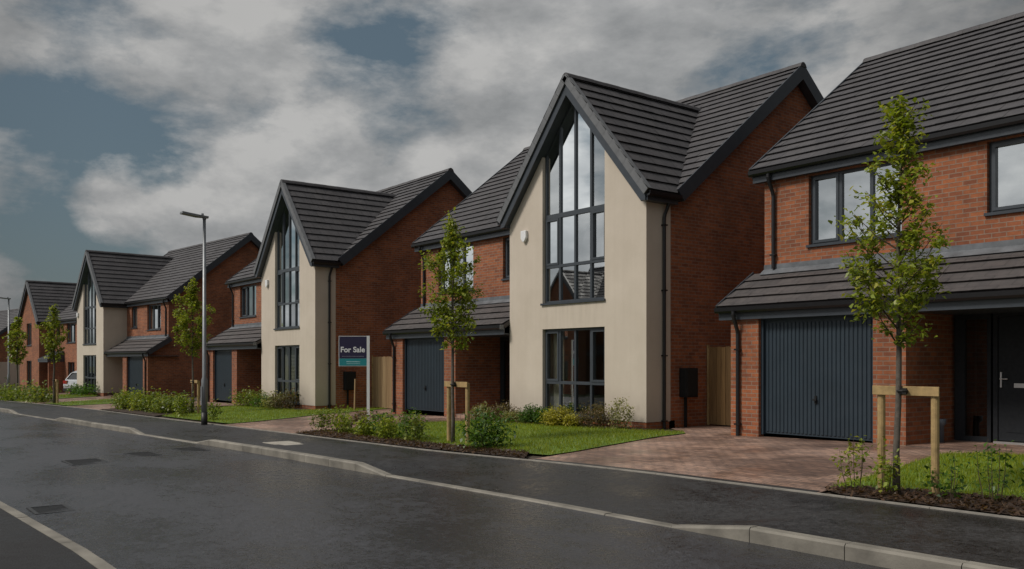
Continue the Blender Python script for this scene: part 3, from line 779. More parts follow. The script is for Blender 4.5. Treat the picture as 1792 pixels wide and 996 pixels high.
        h = MB(); hx = (dl+dr)/2+0.0; h.box(hx-0.02, hx+0.02, yd-0.01, yd+0.02, 0.60, 0.74); h.box(hx-0.035, hx+0.035, yd-0.05, yd-0.01, 0.655, 0.685)
        h.build('handle', M['black'], door)
        # porch back wall: sidelight and front door
        yp = 1.38
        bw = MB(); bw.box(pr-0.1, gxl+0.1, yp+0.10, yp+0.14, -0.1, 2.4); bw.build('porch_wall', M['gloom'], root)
        sf = MB(); a, b = -6.98, -6.40
        sf.box(a, a+0.16, yp, yp+0.07, 0, 2.14); sf.box(b-0.06, b, yp, yp+0.07, 0, 2.14); sf.box(a+.16, b-0.06, yp, yp+0.07, 0, 0.1); sf.box(a+.16, b-0.06, yp, yp+0.07, 2.04, 2.14)
        sd = sf.build('sidelight', M['door'], root); MB().box(a+.16, b-0.06, yp+0.03, yp+0.045, 0.1, 2.04).build('pane', M['glass_dim'], sd)
        curtain(root, a+0.16, b-0.06, 0.05, 2.1, yp+0.07, 'gloom')  # dark backing behind the sidelight, its shade put into the colour
        fd = MB(); a, b = -6.36, -5.42
        fd.box(a, a+0.07, yp-0.01, yp+0.07, 0.05, 2.14); fd.box(b-0.07, b, yp-0.01, yp+0.07, 0.05, 2.14); fd.box(a+.07, b-.07, yp-0.01, yp+0.07, 2.07, 2.14)
        fd.box(a+0.075, b-0.075, yp+0.015, yp+0.06, 0.06, 2.065)
        for z0_, z1_ in ((0.2, 0.85), (1.1, 1.95)):
            fd.box(a+0.2, b-0.2, yp+0.007, yp+0.016, z0_, z1_)
        fd = fd.build('front_door', M['door'], root)
        MB().box(a+0.02, b-0.02, yp-0.05, yp+0.06, 0.0, 0.045).build('threshold', M['steel'], fd)
        h = MB(); h.box(a+0.11, a+0.135, yp-0.012, yp+0.016, 0.92, 1.17); h.tube([(a+0.122, yp-0.012, 1.06), (a+0.122, yp-0.05, 1.06), (a+0.24, yp-0.05, 1.06)], 0.011, 8)
        h.build('handle', M['steel'], fd)
        MB().box((a+b)/2-0.15, (a+b)/2+0.15, yp-0.006, yp+0.016, 0.92, 0.99).build('letterbox', M['steel'], fd)
        sf = MB(); sf.box(-5.40, gxl-0.004, yp, yp+0.07, 0, 2.14); sf.build('door_panel', M['door'], root)
        MB().box(pr, gxl-0.004, yp-0.02, yp+0.07, 2.14, 2.36).build('door_head', M['door'], root)
        MB().box(pr+0.0, gxl-0.004, -0.1, yp+0.1, -0.3, 0.012).build('porch_floor', M['paver'], root)
        downpipe(root, ml+0.20, gy-0.05, -0.1, 2.28, (0.0, -0.13))
    else:
        window(root, -9.3, -7.9, 0.5, 2.2, my, 2, (), (), 'glass_low')
        fd = MB().box(-6.58, -5.62, my+0.08, my+0.12, -0.05, 2.08).build('front_door', M['door'], root)
        MB().box(-5.75, -5.71, my+0.03, my+0.08, 0.95, 1.1).build('handle', M['steel'], fd)
        cp = MB()
        cp.prism([(-7.2, my-1.1, 2.35), (-5.0, my-1.1, 2.35), (-5.0, my+0.0, 2.9), (-7.2, my+0.0, 2.9)], (0, 0, 0.07))
        cp.box(-7.18, -5.02, my-1.08, my-1.03, 2.2, 2.36); cp.prism([(-7.18, my-1.03, 2.22), (-7.18, my, 2.22), (-7.18, my, 2.88), (-7.18, my-1.03, 2.36)], (0.04, 0, 0))
        cp.prism([(-5.06, my-1.03, 2.22), (-5.06, my, 2.22), (-5.06, my, 2.88), (-5.06, my-1.03, 2.36)], (0.04, 0, 0))
        cp.build('door_canopy', M['trim'], root)
        MB().box(-7.15, -7.0, my-1.0, my, -0.2, 2.25).build('porch_pier', M['brick'], root)
    if render:      # white alarm box
        ax = -4.1 if not mirror else -0.55
        ab = MB(); ab.prism([(ax-0.10, gf-0.005, 4.68), (ax+0.10, gf-0.005, 4.68), (ax+0.105, gf-0.005, 4.5), (ax+0.03, gf-0.005, 4.40), (ax-0.03, gf-0.005, 4.40), (ax-0.105, gf-0.005, 4.5)], (0, -0.075, 0))
        ab.build('alarm_box', M['white'], root, bev=0.012)
    if meter and render:
        mt = MB(); mt.box(0.0, 0.20, 1.03, 1.42, 0.66, 1.30); mt.box(0.195, 0.215, 1.06, 1.39, 0.69, 1.27)
        mo = mt.build('meter_box', M['black'], root, bev=0.01); MB().tube([(0.05, 1.18, -0.1), (0.05, 1.18, 0.68)], 0.035, 8).build('conduit', M['black'], mo)
    MIR = None
    return root

HB = (-13.04, 13.66, 0.0)
house((-0.25, 13.66, 0.10), 0, 'nearest red brick house, cut off by the right edge, with wide blue garage door', mry=4.98, mrz=8.14)
house(HB, 0, 'tall cream gabled house with full height apex window, nearest of the cream gables')
house((-27.50, 12.89, -0.20), -0.36, 'cream gabled brick house standing behind the For Sale board, second of the cream gables', blinds=True)
house((-51.56, 12.07, -0.42), 5.4, 'farthest cream gabled house, with its lean-to garage on the right', mirror=True, fine=False, gfront=0.32, gwide=4.45, meter=False)
house((-69.6, 11.65, -0.80), 6.0, 'small all-brick gabled house beside the parked silver car', mirror=True, kind='brick', fine=False, meter=False)
house((-106.0, 10.4, -1.75), 9.0, 'farthest dark brick house, at the left edge behind the far lamp', mirror=True, kind='brick', fine=False, meter=False)
# houses across the road, seen mirrored in the window glass
house((-48.0, -12.0, -0.40), 180, 'house on the opposite side of the road mirrored in the windows', fine=False, meter=False, kind='brick', group='houses across the road')
house((-31.0, -12.5, -0.25), 180, 'house across the road reflected in the near windows', fine=False, meter=False, kind='brick', group='houses across the road')

# ------------------------------------------------------------------ fences
def fence(x0, x1, y, h, label, mat='fence'):
    z = G((x0+x1)/2, y)
    root = empty('timber_fence', ((x0+x1)/2, y, z), 0, label, 'fence', 'timber fences between the houses')
    L = x1-x0; a = -L/2; mb = MB()
    while a < L/2-0.02:
        b = min(a+0.125, L/2); t = random.uniform(-0.004, 0.004)
        mb.box(a, b-0.009, t, t+0.02, 0.02, h+random.uniform(-0.008, 0.008)); a += 0.125
    mb.build('boards', M[mat], root)
    for s_ in (-1, 1): MB().box(s_*(L/2)-0.05 if s_ > 0 else -L/2-0.0, s_*(L/2) if s_ > 0 else -L/2+0.05, -0.035, -0.006, 0, h+0.05).build('post', M['stake'], root)
    rl = MB()
    for zz in (0.3, h-0.3): rl.box(-L/2, L/2, 0.026, 0.07, zz, zz+0.08)
    rl.build('rail', M['stake'], root)
fence(-13.02, -10.76, 15.62, 1.75, 'brown timber board fence closing the gap beside the nearest garage', 'fence2')
fence(-27.48, -23.55, 15.05, 1.78, 'pale timber board fence behind the For Sale post')

# ------------------------------------------------------------------ street lamps
def lamp(x, y, z, h, label, rz=0):
    root = empty('street_lamp', (x, y, z), rz, label, 'street lamp', 'street lamps on the far pavement')
    MB().tube([(0, 0, -0.1), (0, 0, 0.34)], 0.083, 16).build('base_band', M['lampblack'], root, True)
    MB().tube([(0, 0, 0.34), (0, 0, 1.22), (0, 0, 1.30), (0, 0, h)], [0.080, 0.080, 0.055, 0.040], 16).build('column', M['galv'], root, True)
    MB().box(-0.045, 0.045, -0.088, -0.07, 0.55, 1.05).build('access_door', M['galv'], root)
    hd = MB(); hd.tube([(0, 0, h-0.04), (0, 0, h+0.05)], 0.05, 12)
    hd.prism([(-0.05, 0.10, h+0.0), (-0.13, -0.2, h+0.01), (-0.12, -0.62, h+0.06), (0.12, -0.62, h+0.06), (0.13, -0.2, h+0.01), (0.05, 0.10, h+0.0)], (0, 0.005, 0.055))
    hd.tube([(0, -0.05, h+0.05), (0, -0.05, h+0.12)], 0.035, 10)
    hd = hd.build('lamp_head', M['galv'], root)
    MB().poly([(-0.09, -0.58, h+0.05), (0.09, -0.58, h+0.05), (0.10, -0.25, h+0.008), (-0.10, -0.25, h+0.008)])
lamp(-24.1, 8.05, zt(-24.1)-0.13, 5.62, 'tall grey street lamp beside the second garage drive')
lamp(-58.0, 8.15, G(-58, 8.15), 5.62, 'small distant street lamp at the left edge of the view')

# ------------------------------------------------------------------ for sale board
d = Vector((-0.6112, -0.7914, 0)); rzs = math.atan2(-d.y, -d.x)
sx, sy = -19.30, 10.45; szz = G(sx, sy)
root = empty('sale_sign', (sx, sy, szz), rzs+R(4), 'For Sale board on a white post among the shrubs', 'sign')
# local +x points right in the photo, board hangs to the left of the post, facing -y
MB().box(-0.035, 0.035, -0.02, 0.02, -0.1, 2.205).build('post', M['white'], root)
bx0, bx1, bz0, bz1 = -0.715, -0.03, 1.46, 2.20
br = MB().box(bx0, bx1, -0.012, 0.012, bz0, bz1).build('board', M['white'], root)
pn = MB(); pn.box(bx0+0.012, bx1-0.0, -0.0155, -0.0125, bz0+0.19, bz1-0.012); pn.build('navy_panel', M['navy'], br)
pn = MB(); pn.box(bx0+0.012, bx1-0.0, -0.0155, -0.0125, bz0+0.012, bz0+0.187); pn.build('teal_panel', M['teal'], br)
cu = bpy.data.curves.new('lettering', 'FONT'); cu.body = 'For Sale'; cu.align_x = 'CENTER'; cu.align_y = 'CENTER'; cu.size = 0.185; cu.extrude = 0.001; cu.offset = 0.0045
tmp = bpy.data.objects.new('lettering_curve', cu); C.objects.link(tmp)
bpy.context.view_layer.update()
me = bpy.data.meshes.new_from_object(tmp.evaluated_get(bpy.context.evaluated_depsgraph_get()))
bpy.data.objects.remove(tmp)
# fit the word to the width of the board
vx = [v.co.x for v in me.vertices]; k = 0.585/(max(vx)-min(vx)); cxm = (max(vx)+min(vx))/2
for v in me.vertices: v.co = Vector(((v.co.x-cxm)*k, v.co.z, v.co.y*max(k, 1.0)))
for v in me.vertices: v.co += Vector(((bx0+bx1)/2, -0.018, bz0+0.40))
me.materials.clear(); me.materials.append(M['ink'])
o = bpy.data.objects.new('lettering', me); C.objects.link(o); o.parent = br
def tinyline(z, x0, x1, mat, h=0.014):
    mb = MB(); x = x0
    while x < x1:
        w = random.uniform(0.012, 0.03); mb.box(x, min(x+w, x1), -0.0175, -0.0158, z, z+h*random.uniform(0.8, 1.1)); x += w+0.005
    mb.build('small_print', mat, br)
tinyline(bz0+0.235, bx0+0.08, bx1-0.07, M['inkdim'])
tinyline(bz0+0.10, bx0+0.19, bx1-0.16, M['inkteal'], 0.02); tinyline(bz0+0.055, bx0+0.19, bx1-0.17, M['inkteal'], 0.012)

# ------------------------------------------------------------------ covers, gullies, small things
mh = empty('inspection_cover', (-16.35, 7.10, zt(-16.35)-0.136), 0, 'pale concrete inspection cover set in the pavement', 'cover')
MB().box(-0.62, 0.62, -0.28, 0.28, -0.05, 0.012).build('surround', M['conc'], mh, bev=0.004)
MB().box(-0.5, 0.5, -0.2, 0.2, 0.0, 0.016).build('lid', M['conc'], mh)
def gully(x, y, label, w=0.45, l=0.45):
    t = 0.03*(1-abs(y-(ky(x)-2.33))/2.33)
    r_ = empty('road_grate', (x, y, zt(x)+ROADZ+t+0.002), 0, label, 'grate', 'iron covers in the road')
    mb = MB(); mb.box(-w, w, -l/2, -l/2+0.04, -0.03, 0.008); mb.box(-w, w, l/2-0.04, l/2, -0.03, 0.008); mb.box(-w, -w+0.04, -l/2+.04, l/2-.04, -0.03, 0.008); mb.box(w-0.04, w, -l/2+.04, l/2-.04, -0.03, 0.008)
    mb.build('frame', M['iron'], r_)
    mb = MB(); k = -w+0.06
    while k < w-0.06: mb.box(k, k+0.03, -l/2+0.04, l/2-0.04, -0.03, 0.004); k += 0.06
    mb.build('bars', M['iron'], r_)
gully(-10.95, 1.95, 'iron drain grate beside the near kerb, nearest of the road covers', 0.28, 0.40)
gully(-16.36, 3.45, 'square iron cover in the middle of the road', 0.42, 0.6)
gully(-17.2, 4.60, 'iron road cover just beyond the middle of the road', 0.35, 0.5)
gully(-17.75, 5.65, 'iron cover near the raised far kerb', 0.4, 0.5)
st = MB().box(-0.025, 0.025, -0.02, 0.02, -0.1, 1.05).build('timber_stake', M['fence']); st.location = (-26.05, 13.6, G(-26, 13.6)); st.rotation_euler = (0, R(3), 0)
tag(st, 'slim pale timber stake standing in front of the black meter box', 'stake')
pp = MB(); pp.tube([(0, 0, -0.05), (0, 0, 0.28), (0.02, -0.02, 0.33), (0.02, -0.02, 0.40)], [0.055, 0.05, 0.075, 0.075], 10)
pp = pp.build('drain_pipe', M['greypipe'], None, True); pp.location = (-7.18, 14.45, 0.1); tag(pp, 'short grey plastic pipe against the nearest porch wall', 'pipe')

# ------------------------------------------------------------------ plants
def leaf_quads(P, size, updown=0.5, rng=RNG):
    n = len(P); a = rng.uniform(0, 6.283, n); tilt = rng.normal(-0.2, updown, n)
    L = size*rng.uniform(0.6, 1.25, n); W = L*rng.uniform(0.5, 0.75, n)
    u = np.stack([np.cos(a)*np.cos(tilt), np.sin(a)*np.cos(tilt), np.sin(tilt)], 1)
    v = np.stack([-np.sin(a), np.cos(a), rng.normal(0, 0.5, n)], 1); v /= np.linalg.norm(v, axis=1)[:, None]
    w = np.cross(u, v)*(W*0.25)[:, None]
    u = u*L[:, None]; v = v*W[:, None]
    V = np.zeros((n, 4, 3)); V[:, 0] = P; V[:, 1] = P+u*0.5+v*0.5+w; V[:, 2] = P+u; V[:, 3] = P+u*0.5-v*0.5+w
    return V

def tree(x, y, H, prof, label, seed, nb=34, lpb=60, size=0.075, trunk_r=0.036, lean=(0, 0), leafm='leaf_tree'):
    rng = np.random.default_rng(seed); rd = random.Random(seed)
    root = empty('young_tree', (x, y, G(x, y)), rd.uniform(0, 6), label, 'tree', 'young street trees along the front gardens')
    root.rotation_euler = (0, 0, 0)
    pts = []; 
    for k in range(9):
        t = k/8; pts.append(Vector((lean[0]*t+0.025*math.sin(k*1.7+seed)*min(1, t*4)*(1-t*.3), lean[1]*t+0.02*math.cos(k*2.1+seed)*min(1, t*4), -0.1+t*(H+0.05))))
    def at(t):
        f = min(max(t, 0), 0.9999)*8; i = int(f); return pts[i].lerp(pts[i+1], f-i)
    MB().tube(pts, [trunk_r*(1.25 if k == 0 else 1)*(1-0.80*(k/8)**1.2) for k in range(9)], 10).build('trunk', M['trunk'], root, True)
    br = MB(); LP = []
    t0 = prof[0][0]
    for b in range(nb):
        tb = t0+(0.97-t0)*((b+0.5)/nb)**1.05
        az = b*2.399+rd.uniform(-0.5, 0.5)
        rad = ip(tb+0.06, [p[0] for p in prof], [p[1] for p in prof])*rd.uniform(0.55, 1.15)
        rise = rad*rd.uniform(0.7, 1.3)
        o = at(tb-rise*0.45/H)
        e = o+Vector((math.cos(az)*rad, math.sin(az)*rad, rise))
        m1 = o.lerp(e, 0.5)+Vector((0, 0, -rad*0.1))
        br.tube([o, m1, e], [0.010*trunk_r/0.036, 0.006, 0.002], 5, False)
        nl = int(lpb*rd.uniform(0.5, 1.3)*(0.35+rad/0.5))
        # clumps along the outer part of the branch
        for c in range(max(2, int(3+rad*6))):
            t = rd.uniform(0.3, 1.05); q = (o.lerp(m1, t*2) if t < .5 else m1.lerp(e, t*2-1))
            q = q+Vector((rd.gauss(0, .05), rd.gauss(0, .05), rd.gauss(0, .05)))
            br.tube([o.lerp(e, max(0.1, t-0.2)), q], [0.003, 0.001], 4, False)
            k = max(4, nl//int(3+rad*6)); cl = 0.03+0.035*rd.random()
            LP.append(np.array(q)+rng.normal(0, 1, (k, 3))*np.array([cl, cl, cl*0.9]))
    kk = int(lpb*1.5); tt = rng.uniform(max(t0+.1, 0.75), 1.0, kk)
    LP.append(np.array([tuple(at(t)) for t in tt])+rng.normal(0, 0.035, (kk, 3)))
    br.build('branches', M['twig'], root)
    np_mesh('crown', leaf_quads(np.concatenate(LP), size, 0.55, rng), 4, M[leafm], root)
    return root

profA = [(0.42, 0.16), (0.50, 0.42), (0.58, 0.62), (0.66, 0.66), (0.74, 0.55), (0.80, 0.34), (0.86, 0.20), (0.92, 0.16), (1.0, 0.14)]
profB = [(0.45, 0.16), (0.52, 0.42), (0.62, 0.55), (0.72, 0.62), (0.82, 0.50), (0.90, 0.28), (1.0, 0.10)]
tree(-5.00, 9.10, 4.36, profA, 'nearest young tree, tied to timber posts before the blue garage door', 3, 44, 112, 0.072, 0.037, (0.02, 0.05))
tree(-13.75, 9.22, 4.36, profB, 'young leafy tree on timber posts between the For Sale board and cream gable', 5, 40, 112, 0.078, 0.036)
tree(-29.6, 9.50, 4.55, profB, 'young tree just left of the tall street lamp', 8, 36, 90, 0.10, 0.036)
tree(-43.9, 7.95, 4.5, profB, 'thin young tree before the small brick house and silver car', 12, 32, 55, 0.125, 0.05)
tree(-52.2, 7.72, 4.35, profB, 'far young tree beside the distant lamp at left edge', 14, 30, 52, 0.145, 0.05)

def stakes(x, y, w, h, label, dy=0.07):
    z = G(x, y); root = empty('tree_stake_frame', (x, y, z), 0, label, 'tree stake', 'timber tree support frames')
    for s_ in (-1, 1): MB().tube([(s_*w/2, 0, -0.15), (s_*w/2, 0, h-0.02)], 0.042, 14).build('post', M['stake'], root)
    MB().box(-w/2-0.07, w/2+0.07, -0.065, -0.043, h-0.10, h).build('crossbar', M['stake'], root, bev=0.004)
    t = MB(); t.tube([(0.045*math.cos(a)+0.0, -0.11+0.045*math.sin(a), h-0.05) for a in np.linspace(0, 6.283, 13)], 0.016, 6, False)
    t.box(-0.03, 0.03, -0.085, -0.06, h-0.085, h-0.02); t.build('tie', M['tie'], root)
stakes(-4.93, 9.20, 0.60, 1.17, 'timber post frame holding the nearest tree'); stakes(-13.72, 9.32, 0.62, 1.16, 'timber post frame holding the tree by the cream gable')
stakes(-29.6, 9.60, 0.55, 1.12, 'timber post frame holding the tree by the street lamp'); stakes(-43.9, 8.05, 0.5, 1.1, 'timber post frame holding the thin tree before the silver car')

def shrub(x, y, w, h, leafm, label, seed, n=260, size=0.05, stems=7, form='mound', group=None, name='shrub'):
    rng = np.random.default_rng(seed); rd = random.Random(seed); n = int(n*(2.2 if form == 'mound' else 1.35)); size *= 1.12
    root = empty(name, (x, y, G(x, y)+0.02), 0, label, 'shrub', group)
    st = MB(); LP = []
    for k in range(stems):
        a = k*2.399+rd.random(); r_ = w*0.5*math.sqrt((k+0.5)/stems)
        if form == 'mound':
            zt_ = h*math.sqrt(max(0.08, 1-(r_/(w*0.56))**2))*rd.uniform(0.8, 1.05); e = Vector((math.cos(a)*r_, math.sin(a)*r_, zt_)); o = Vector((math.cos(a)*r_*0.3, math.sin(a)*r_*0.3, -0.03))
        else:
            e = Vector((math.cos(a)*r_*0.9, math.sin(a)*r_*0.9, h*rd.uniform(0.6, 1.05))); o = Vector((math.cos(a)*r_*0.45, math.sin(a)*r_*0.45, -0.03))
        m1 = o.lerp(e, 0.5)+Vector((math.cos(a), math.sin(a), 0))*w*0.05
        st.tube([o, m1, e], [0.006, 0.004, 0.0015], 4, False)
        m = max(6, n//stems); t = rng.beta(1.8, 1.1, m)
        base = np.where((t < .5)[:, None], np.array(o)+(np.array(m1)-np.array(o))*(t*2)[:, None], np.array(m1)+(np.array(e)-np.array(m1))*(t*2-1)[:, None])
        sp = w*(0.17 if form == 'mound' else 0.09)/math.sqrt(stems/7)
        pp_ = base+rng.normal(0, 1, (m, 3))*np.array([sp, sp, sp*0.8]); pp_[:, 2] = np.maximum(pp_[:, 2], 0.0); LP.append(pp_)
    st.build('stems', M['twig'], root)
    np_mesh('foliage', leaf_quads(np.concatenate(LP), size, 0.6, rng), 4, M[leafm], root)
    return root

# nearest bed
shrub(-5.42, 9.02, 0.42, 0.62, 'leaf_tree', 'upright light green sapling shrub left of the nearest tree frame', 21, 130, 0.055, 5, 'up')
shrub(-5.02, 8.90, 0.34, 0.56, 'leaf_tree', 'light green shrub wrapped round the left post of the nearest tree frame', 22, 120, 0.055, 4, 'up')
shrub(-4.45, 9.12, 0.42, 0.45, 'leaf_dark', 'dark green shrub at the right post of the nearest tree frame', 23, 110, 0.055, 5, 'up')
shrub(-4.05, 9.22, 0.36, 0.60, 'leaf_dark', 'dark loose shrub right of the nearest tree, in the shady bed', 24, 90, 0.055, 5, 'up')
shrub(-3.62, 9.3, 0.38, 0.5, 'leaf_dark', 'rightmost dark shrub in the nearest bark bed', 25, 90, 0.055, 5, 'up')
# bed before the second lawn
gB = 'young shrubs in the bark bed below the For Sale board'
shrub(-12.55, 9.15, 0.80, 0.66, 'leaf_dark', 'rounded dark green bush at the right post of the middle tree frame', 31, 520, 0.07, 11, 'mound', gB)
bedB = [(-18.75, 8.95, 0.55, 0.50, 'leaf_mid', 'up', 'leftmost leafy shrub in the bark bed beyond the drive'), (-18.2, 9.1, 0.6, 0.6, 'leaf_mid', 'up', 'second leafy shrub from the left in the long bark bed'),
        (-17.75, 9.0, 0.55, 0.5, 'leaf_tree', 'up', 'yellow-green shrub left of the For Sale post foot'), (-17.2, 9.15, 0.6, 0.5, 'leaf_brown', 'up', 'bronze tinted shrub nearest the foot of the For Sale post'),
        (-16.7, 9.0, 0.5, 0.42, 'leaf_tree', 'mound', 'low yellow-green shrub right of the For Sale post foot'), (-16.25, 9.1, 0.55, 0.56, 'leaf_dark', 'up', 'dark upright shrub between the sale post and the middle tree'),
        (-15.75, 8.95, 0.5, 0.45, 'leaf_tree', 'mound', 'low bright shrub amid the long bark bed'), (-15.25, 9.15, 0.62, 0.62, 'leaf_dark', 'up', 'tall dark shrub just left of the middle tree frame'),
        (-14.75, 9.0, 0.6, 0.6, 'leaf_mid', 'up', 'leafy shrub touching the left post of the middle tree frame')]
for i, (x, y, w, h, lm, fm, lb) in enumerate(bedB): shrub(x, y, w, h, lm, lb, 40+i, 300, 0.065, 7, fm, gB)
# planting under the second house's windows
gF = 'shrubs along the foot of the nearest cream gable'
for i, (x, y, w, h, lm, fm, lb, n, sz) in enumerate([
    (-18.05, 13.0, 0.55, 0.42, 'leaf_pale', 'mound', 'pale small shrub by the second porch, leftmost of the house planting', 420, 0.05),
    (-17.45, 13.2, 0.75, 0.42, 'leaf_brown', 'mound', 'bronze green shrub at the left corner of the cream gable', 480, 0.05),
    (-16.9, 13.05, 0.5, 0.26, 'leaf_pale', 'mound', 'low pale shrub between the bronze and dark green shrubs', 320, 0.045),
    (-16.2, 13.15, 0.62, 0.42, 'leaf_dark', 'mound', 'rounded dark green shrub under the cream gable window', 620, 0.05),
    (-15.75, 13.1, 0.42, 0.34, 'leaf_dark', 'mound', 'smaller dark green shrub beside the yellow one', 380, 0.05),
    (-15.15, 13.05, 0.72, 0.40, 'leaf_yellow', 'mound', 'bright yellow shrub under the ground floor window', 620, 0.055),
    (-14.65, 13.0, 0.42, 0.26, 'leaf_yellow', 'mound', 'small yellow shrub right of the larger yellow one', 300, 0.05),
    (-14.2, 13.25, 0.75, 0.52, 'leaf_brown', 'mound', 'twiggy brownish shrub at the right end of the window', 420, 0.045),
    (-13.35, 13.2, 0.55, 0.62, 'leaf_pale', 'up', 'upright pale shrub near the right corner of the cream gable', 240, 0.055)]):
    shrub(x, y, w, h, lm, lb, 60+i, int(n*2.2), sz*0.92, 15 if fm == 'mound' else 7, fm, gF)
# third house
gC = 'shrubs along the foot of the second cream gable'
for i, (x, y, w, h, lm, lb) in enumerate([(-32.3, 12.3, 0.9, 0.55, 'leaf_mid', 'leftmost green shrub under the second cream gable'), (-31.5, 12.4, 0.9, 0.6, 'leaf_mid', 'second green shrub from the left under the second cream gable'),
     (-30.6, 12.4, 0.7, 0.4, 'leaf_dark', 'low dark shrub under the blinds window'), (-29.8, 12.45, 0.8, 0.5, 'leaf_pale', 'pale shrub under the right half of the blinds window'),
     (-29.0, 12.5, 0.9, 0.6, 'leaf_brown', 'bronze shrub near the right corner of the second cream gable')]):
    shrub(x, y, w, h, lm, lb, 80+i, 300, 0.085, 8, 'mound', gC)
gD = 'hedge-like row of shrubs left of the street lamp'
for i in range(13):
    x = -36.0+i*0.52; lm = ('leaf_mid', 'leaf_tree', 'leaf_mid', 'leaf_mid')[i % 4]
    shrub(x, 8.85+0.15*math.sin(i*2.3)+0.04*(x+36), 0.75, 0.62+0.08*math.sin(i*1.7), lm, 'leafy green shrub in the hedge-like row left of the street lamp', 100+i, 240, 0.095, 7, 'mound', gD)
shrub(-28.4, 8.75, 0.5, 0.7, 'leaf_tree', 'upright shrub at the foot of the tree by the street lamp', 120, 180, 0.09, 5, 'up')
shrub(-25.6, 8.8, 0.55, 0.55, 'leaf_mid', 'small green shrub just left of the street lamp base', 121, 180, 0.08, 5, 'up')
gE = 'low shrubs in the far left gardens'
for i in range(11):
    x = -46.5-i*2.1; shrub(x, by(x)+0.5+0.2*math.sin(i*3), 1.3, 0.7+0.15*math.sin(i*2), 'leaf_mid', 'low green shrub bordering the far left gardens', 130+i, 190, 0.15, 6, 'mound', gE)
for i, x in enumerate((-52.5, -54.2, -55.6)): shrub(x, 11.2, 1.0, 0.55, 'leaf_dark', 'dark low shrub at the foot of the farthest cream gable', 150+i, 160, 0.13, 6, 'mound', 'shrubs at the farthest cream gable')

# ------------------------------------------------------------------ cars
def car(x, y, z, rz, paint, label):
    root = empty('parked_car', (x, y, z), rz, label, 'car')
    L, W = 4.2, 1.78
    # side outline: x forward, z up (hatchback)
    low = [(-2.02, 0.35), (-2.08, 0.62), (-2.02, 0.92), (-1.9, 1.0), (0.95, 0.98), (1.6, 0.88), (2.0, 0.72), (2.1, 0.5), (2.02, 0.28), (-1.9, 0.26)]
    mb = MB()
    for s_ in (-1, 1):
        pass
    secs = []
    for yy, k in ((-W/2, 0.93), (-W/2+0.10, 1.0), (W/2-0.10, 1.0), (W/2, 0.93)):
        secs.append([(a*(0.985 if k < 1 else 1), yy, 0.62+(b-0.62)*k) for a, b in low])
    n = len(low)
    for A, B in zip(secs[:-1], secs[1:]):
        for i in range(n): mb.poly([A[i], A[(i+1) % n], B[(i+1) % n], B[i]])
    mb.poly(secs[0]); mb.poly(secs[-1])
    mb.build('body', M[paint], root, bev=0)
    cab = [(-1.92, 0.99), (-1.62, 1.36), (-1.3, 1.47), (0.0, 1.49), (0.35, 1.42), (1.05, 0.97)]
    gb = MB(); secs = []
    for yy, k in ((-W/2+0.06, 0.0), (-W/2+0.24, 1.0), (W/2-0.24, 1.0), (W/2-0.06, 0.0)):
        secs.append([(a, yy, 0.97+(b-0.97)*(1 if k else 0)) for a, b in cab])
    rf = MB(); t = [(-1.66, 1.37), (-1.3, 1.485), (0.0, 1.505), (0.38, 1.43)]
    for (a, b), (c, d_) in zip(t[:-1], t[1:]): rf.obox((a, -W/2+0.22, b), (c-a, 0, d_-b), (0, W-0.44, 0), (0, 0, 0.03))
    for s_ in (-1, 1):
        for a, b in (((-1.9, 0.98), (-1.62, 1.37)), ((-0.45, 0.98), (-0.42, 1.49)), ((1.02, 0.97), (0.36, 1.43))):
            rf.obox((a[0]-0.05, s_*(W/2-0.07)-0.02, a[1]), (b[0]-a[0], -s_*0.16, b[1]-a[1]), (0.12, 0, 0), (0, 0.045, 0))
    for A, B in zip(secs[:-1], secs[1:]):
        for i in range(len(cab)-1): gb.poly([A[i], A[i+1], B[i+1], B[i]])
    gb.build('glazing', M['carglass'], root); rf.build('roof', M[paint], root)
    for wx in (-1.28, 1.3):
        for s_ in (-1, 1):
            wh = MB().tube([(wx, s_*(W/2-0.19), 0.31), (wx, s_*(W/2+0.012), 0.31)], 0.31, 20).build('wheel', M['tyre'], root)
            MB().tube([(wx, s_*(W/2-0.0), 0.31), (wx, s_*(W/2+0.02), 0.31)], 0.20, 14).build('rim', M['galv'], wh)
    for s_ in (-1, 1):
        MB().box(-2.09, -1.86, s_*(W/2-0.2)-0.14, s_*(W/2-0.2)+0.16 if s_ < 0 else s_*(W/2-0.2)+0.17, 0.74, 0.93).build('tail_light', M['red'], root)
        MB().box(1.85, 2.06, s_*(W/2-0.28)-0.15, s_*(W/2-0.28)+0.15, 0.62, 0.76).build('headlight', M['white'], root)
        MB().box(0.62, 0.78, s_*(W/2+0.0)-0.02 if s_ > 0 else -W/2-0.16, W/2+0.16 if s_ > 0 else -W/2+0.02, 0.98, 1.10).build('door_mirror', M[paint], root)
    MB().box(-2.075, -2.05, -0.26, 0.26, 0.62, 0.73).build('number_plate', M['white'], root)
    MB().box(-2.12, -1.95, -W/2+0.05, W/2-0.05, 0.28, 0.46).build('bumper', M['tyre'], root)
car(-58.7, 13.3, G(-58.7, 13.3)-0.08, R(120), 'silver', 'silver hatchback parked on a drive beside the farthest cream gable')
car(-70.5, 5.2, zt(-70.5)-0.14, R(8), 'darkpaint', 'dark car at the left edge by the distant lamp')

